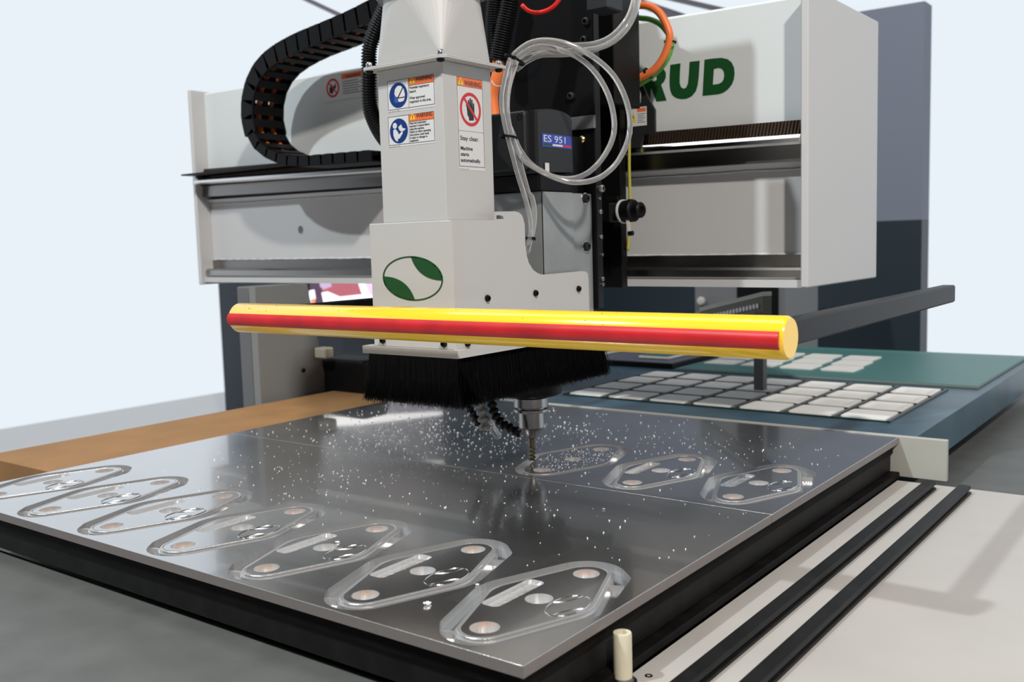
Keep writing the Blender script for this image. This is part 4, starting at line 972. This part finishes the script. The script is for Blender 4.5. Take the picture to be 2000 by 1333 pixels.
PNL = thing('added_streak_panel', 'unseen dark panel added behind the gantry, its two glowing strips make the streaks on the plate', 'added reflection panel', loc=(-3.4, 3.3, 0)); bpy.context.view_layer.update()  # added out of sight so its strips mirror as streaks in the plate
off(box('panel_board', (-4.30, 3.30, 0), (-2.45, 3.33, 1.79), M_NAVY, bev=.002), PNL)
V3 = lambda l: [Vector((x, 3.299, z)) for x, z in l]
off(prism('added_streak_glow', V3([(-4.20, 1.487), (-4.20, 1.548), (-3.43, 1.452), (-2.90, 1.358), (-2.90, 1.342), (-3.43, 1.408)]), (0, -.02, 0), mat('streak_glow_bright', (1, .98, .95), .5, emit=2.2)), PNL)  # glowing shape tapered to give the broad streak on the plate
off(prism('added_streak_glow', V3([(-4.20, 1.728), (-4.20, 1.765), (-3.43, 1.660), (-2.90, 1.579), (-2.90, 1.568), (-3.43, 1.634)]), (0, -.02, 0), mat('streak_glow_faint', (1, .98, .95), .5, emit=1.1)), PNL)  # fainter glowing shape added for the second, thinner streak
CBN = thing('control_cabinet', 'dark grey cabinet standing under the gantry at far right', 'cabinet', loc=(-1.4, 3.0, 0)); bpy.context.view_layer.update()
off(box('cabinet_body', (-1.495, 3.0, 0), (-1.18, 3.3, 1.30), M_MIDG, bev=.004), CBN)
off(box('cabinet_front', (-1.34, 2.994, .90), (-1.20, 2.999, 1.28), M_BLACK, bev=.001), CBN)
q = P(1373, 588, y=2.99); off(lathe('round_handle', (q.x, 2.994, q.z), -Y_, [(.008, 0), (.008, .01), (.014, .012), (.015, .020), (.011, .026), (.004, .028)], mat('pale_knob', (.38, .38, .36), .35), n=24), CBN)
# perforated rail at far right
a = P(1372, 606, y=2.45); b = P(1500, 583, x=a.x + .0)
RL = thing('perforated_rail', 'olive-grey rail with a row of round holes at far right under the gantry', 'rail', loc=(-.9, 2.3, .95)); bpy.context.view_layer.update()
p1, p2 = at_depth(1366, 610, 2.2), at_depth(1490, 580, 1.95); dirr = (p2 - p1)
dn = Vector((-dirr.y, dirr.x, 0)).normalized()
off(prism('rail_body', [p1, p2, p2 - Z_ * .04, p1 - Z_ * .04], dn * .02, mat('olive_grey_rail', (.09, .09, .065), .5)), RL)
off(prism('rail_top_edge', [p1 + Z_ * .001, p2 + Z_ * .001, p2 + Z_ * .010, p1 + Z_ * .010], dn * .02, mat('pale_rail_edge', (.42, .42, .38), .5)), RL)
for k_ in range(14):
    c = p1.lerp(p2, .28 + k_ * .05) - Z_ * .016 - dn * .001; off(lathe('round_hole', c, -dn, [(.0052, 0), (.0052, .001)], M_STICK, n=14), RL)
off(box('rail_post', (p2.x - .02, p2.y, .8990), (p2.x, p2.y + .02, p2.z - .03), M_MIDG), RL)
# trusses of the hall behind the gantry
for i, (a, b, r) in enumerate((((1215, -8), (1330, 32), 9), ((1240, 8), (1300, 30), 5), ((1265, -14), (1420, 22), 7))):
    p1, p2 = at_depth(*a, 6.5), at_depth(*b, 6.1); d = (p2 - p1); p1 = p1 - d * 1.2; p2 = p2 + d * 2.0
    tag(lathe('truss_tube', p1, p2 - p1, [(r * .0024, 0), (r * .0024, (p2 - p1).length)], mat('truss_grey', (.22, .20, .24), .5, metal=.3), n=12), ('upper lighting truss tube behind the gantry top at right', 'short lower truss tube behind the gantry top at right', 'far truss tube behind the gantry top at right')[i], 'truss', 'hall truss tubes')
p1, p2 = at_depth(575, -12, 6.5), at_depth(660, 28, 6.2); d = p2 - p1
tag(lathe('truss_tube', p1 - d, p2 - p1, [(.014, 0), (.014, d.length * 3)], MATS['truss_grey'], n=12), 'thin truss tube crossing the bright hall background at top left', 'truss', 'hall truss tubes')
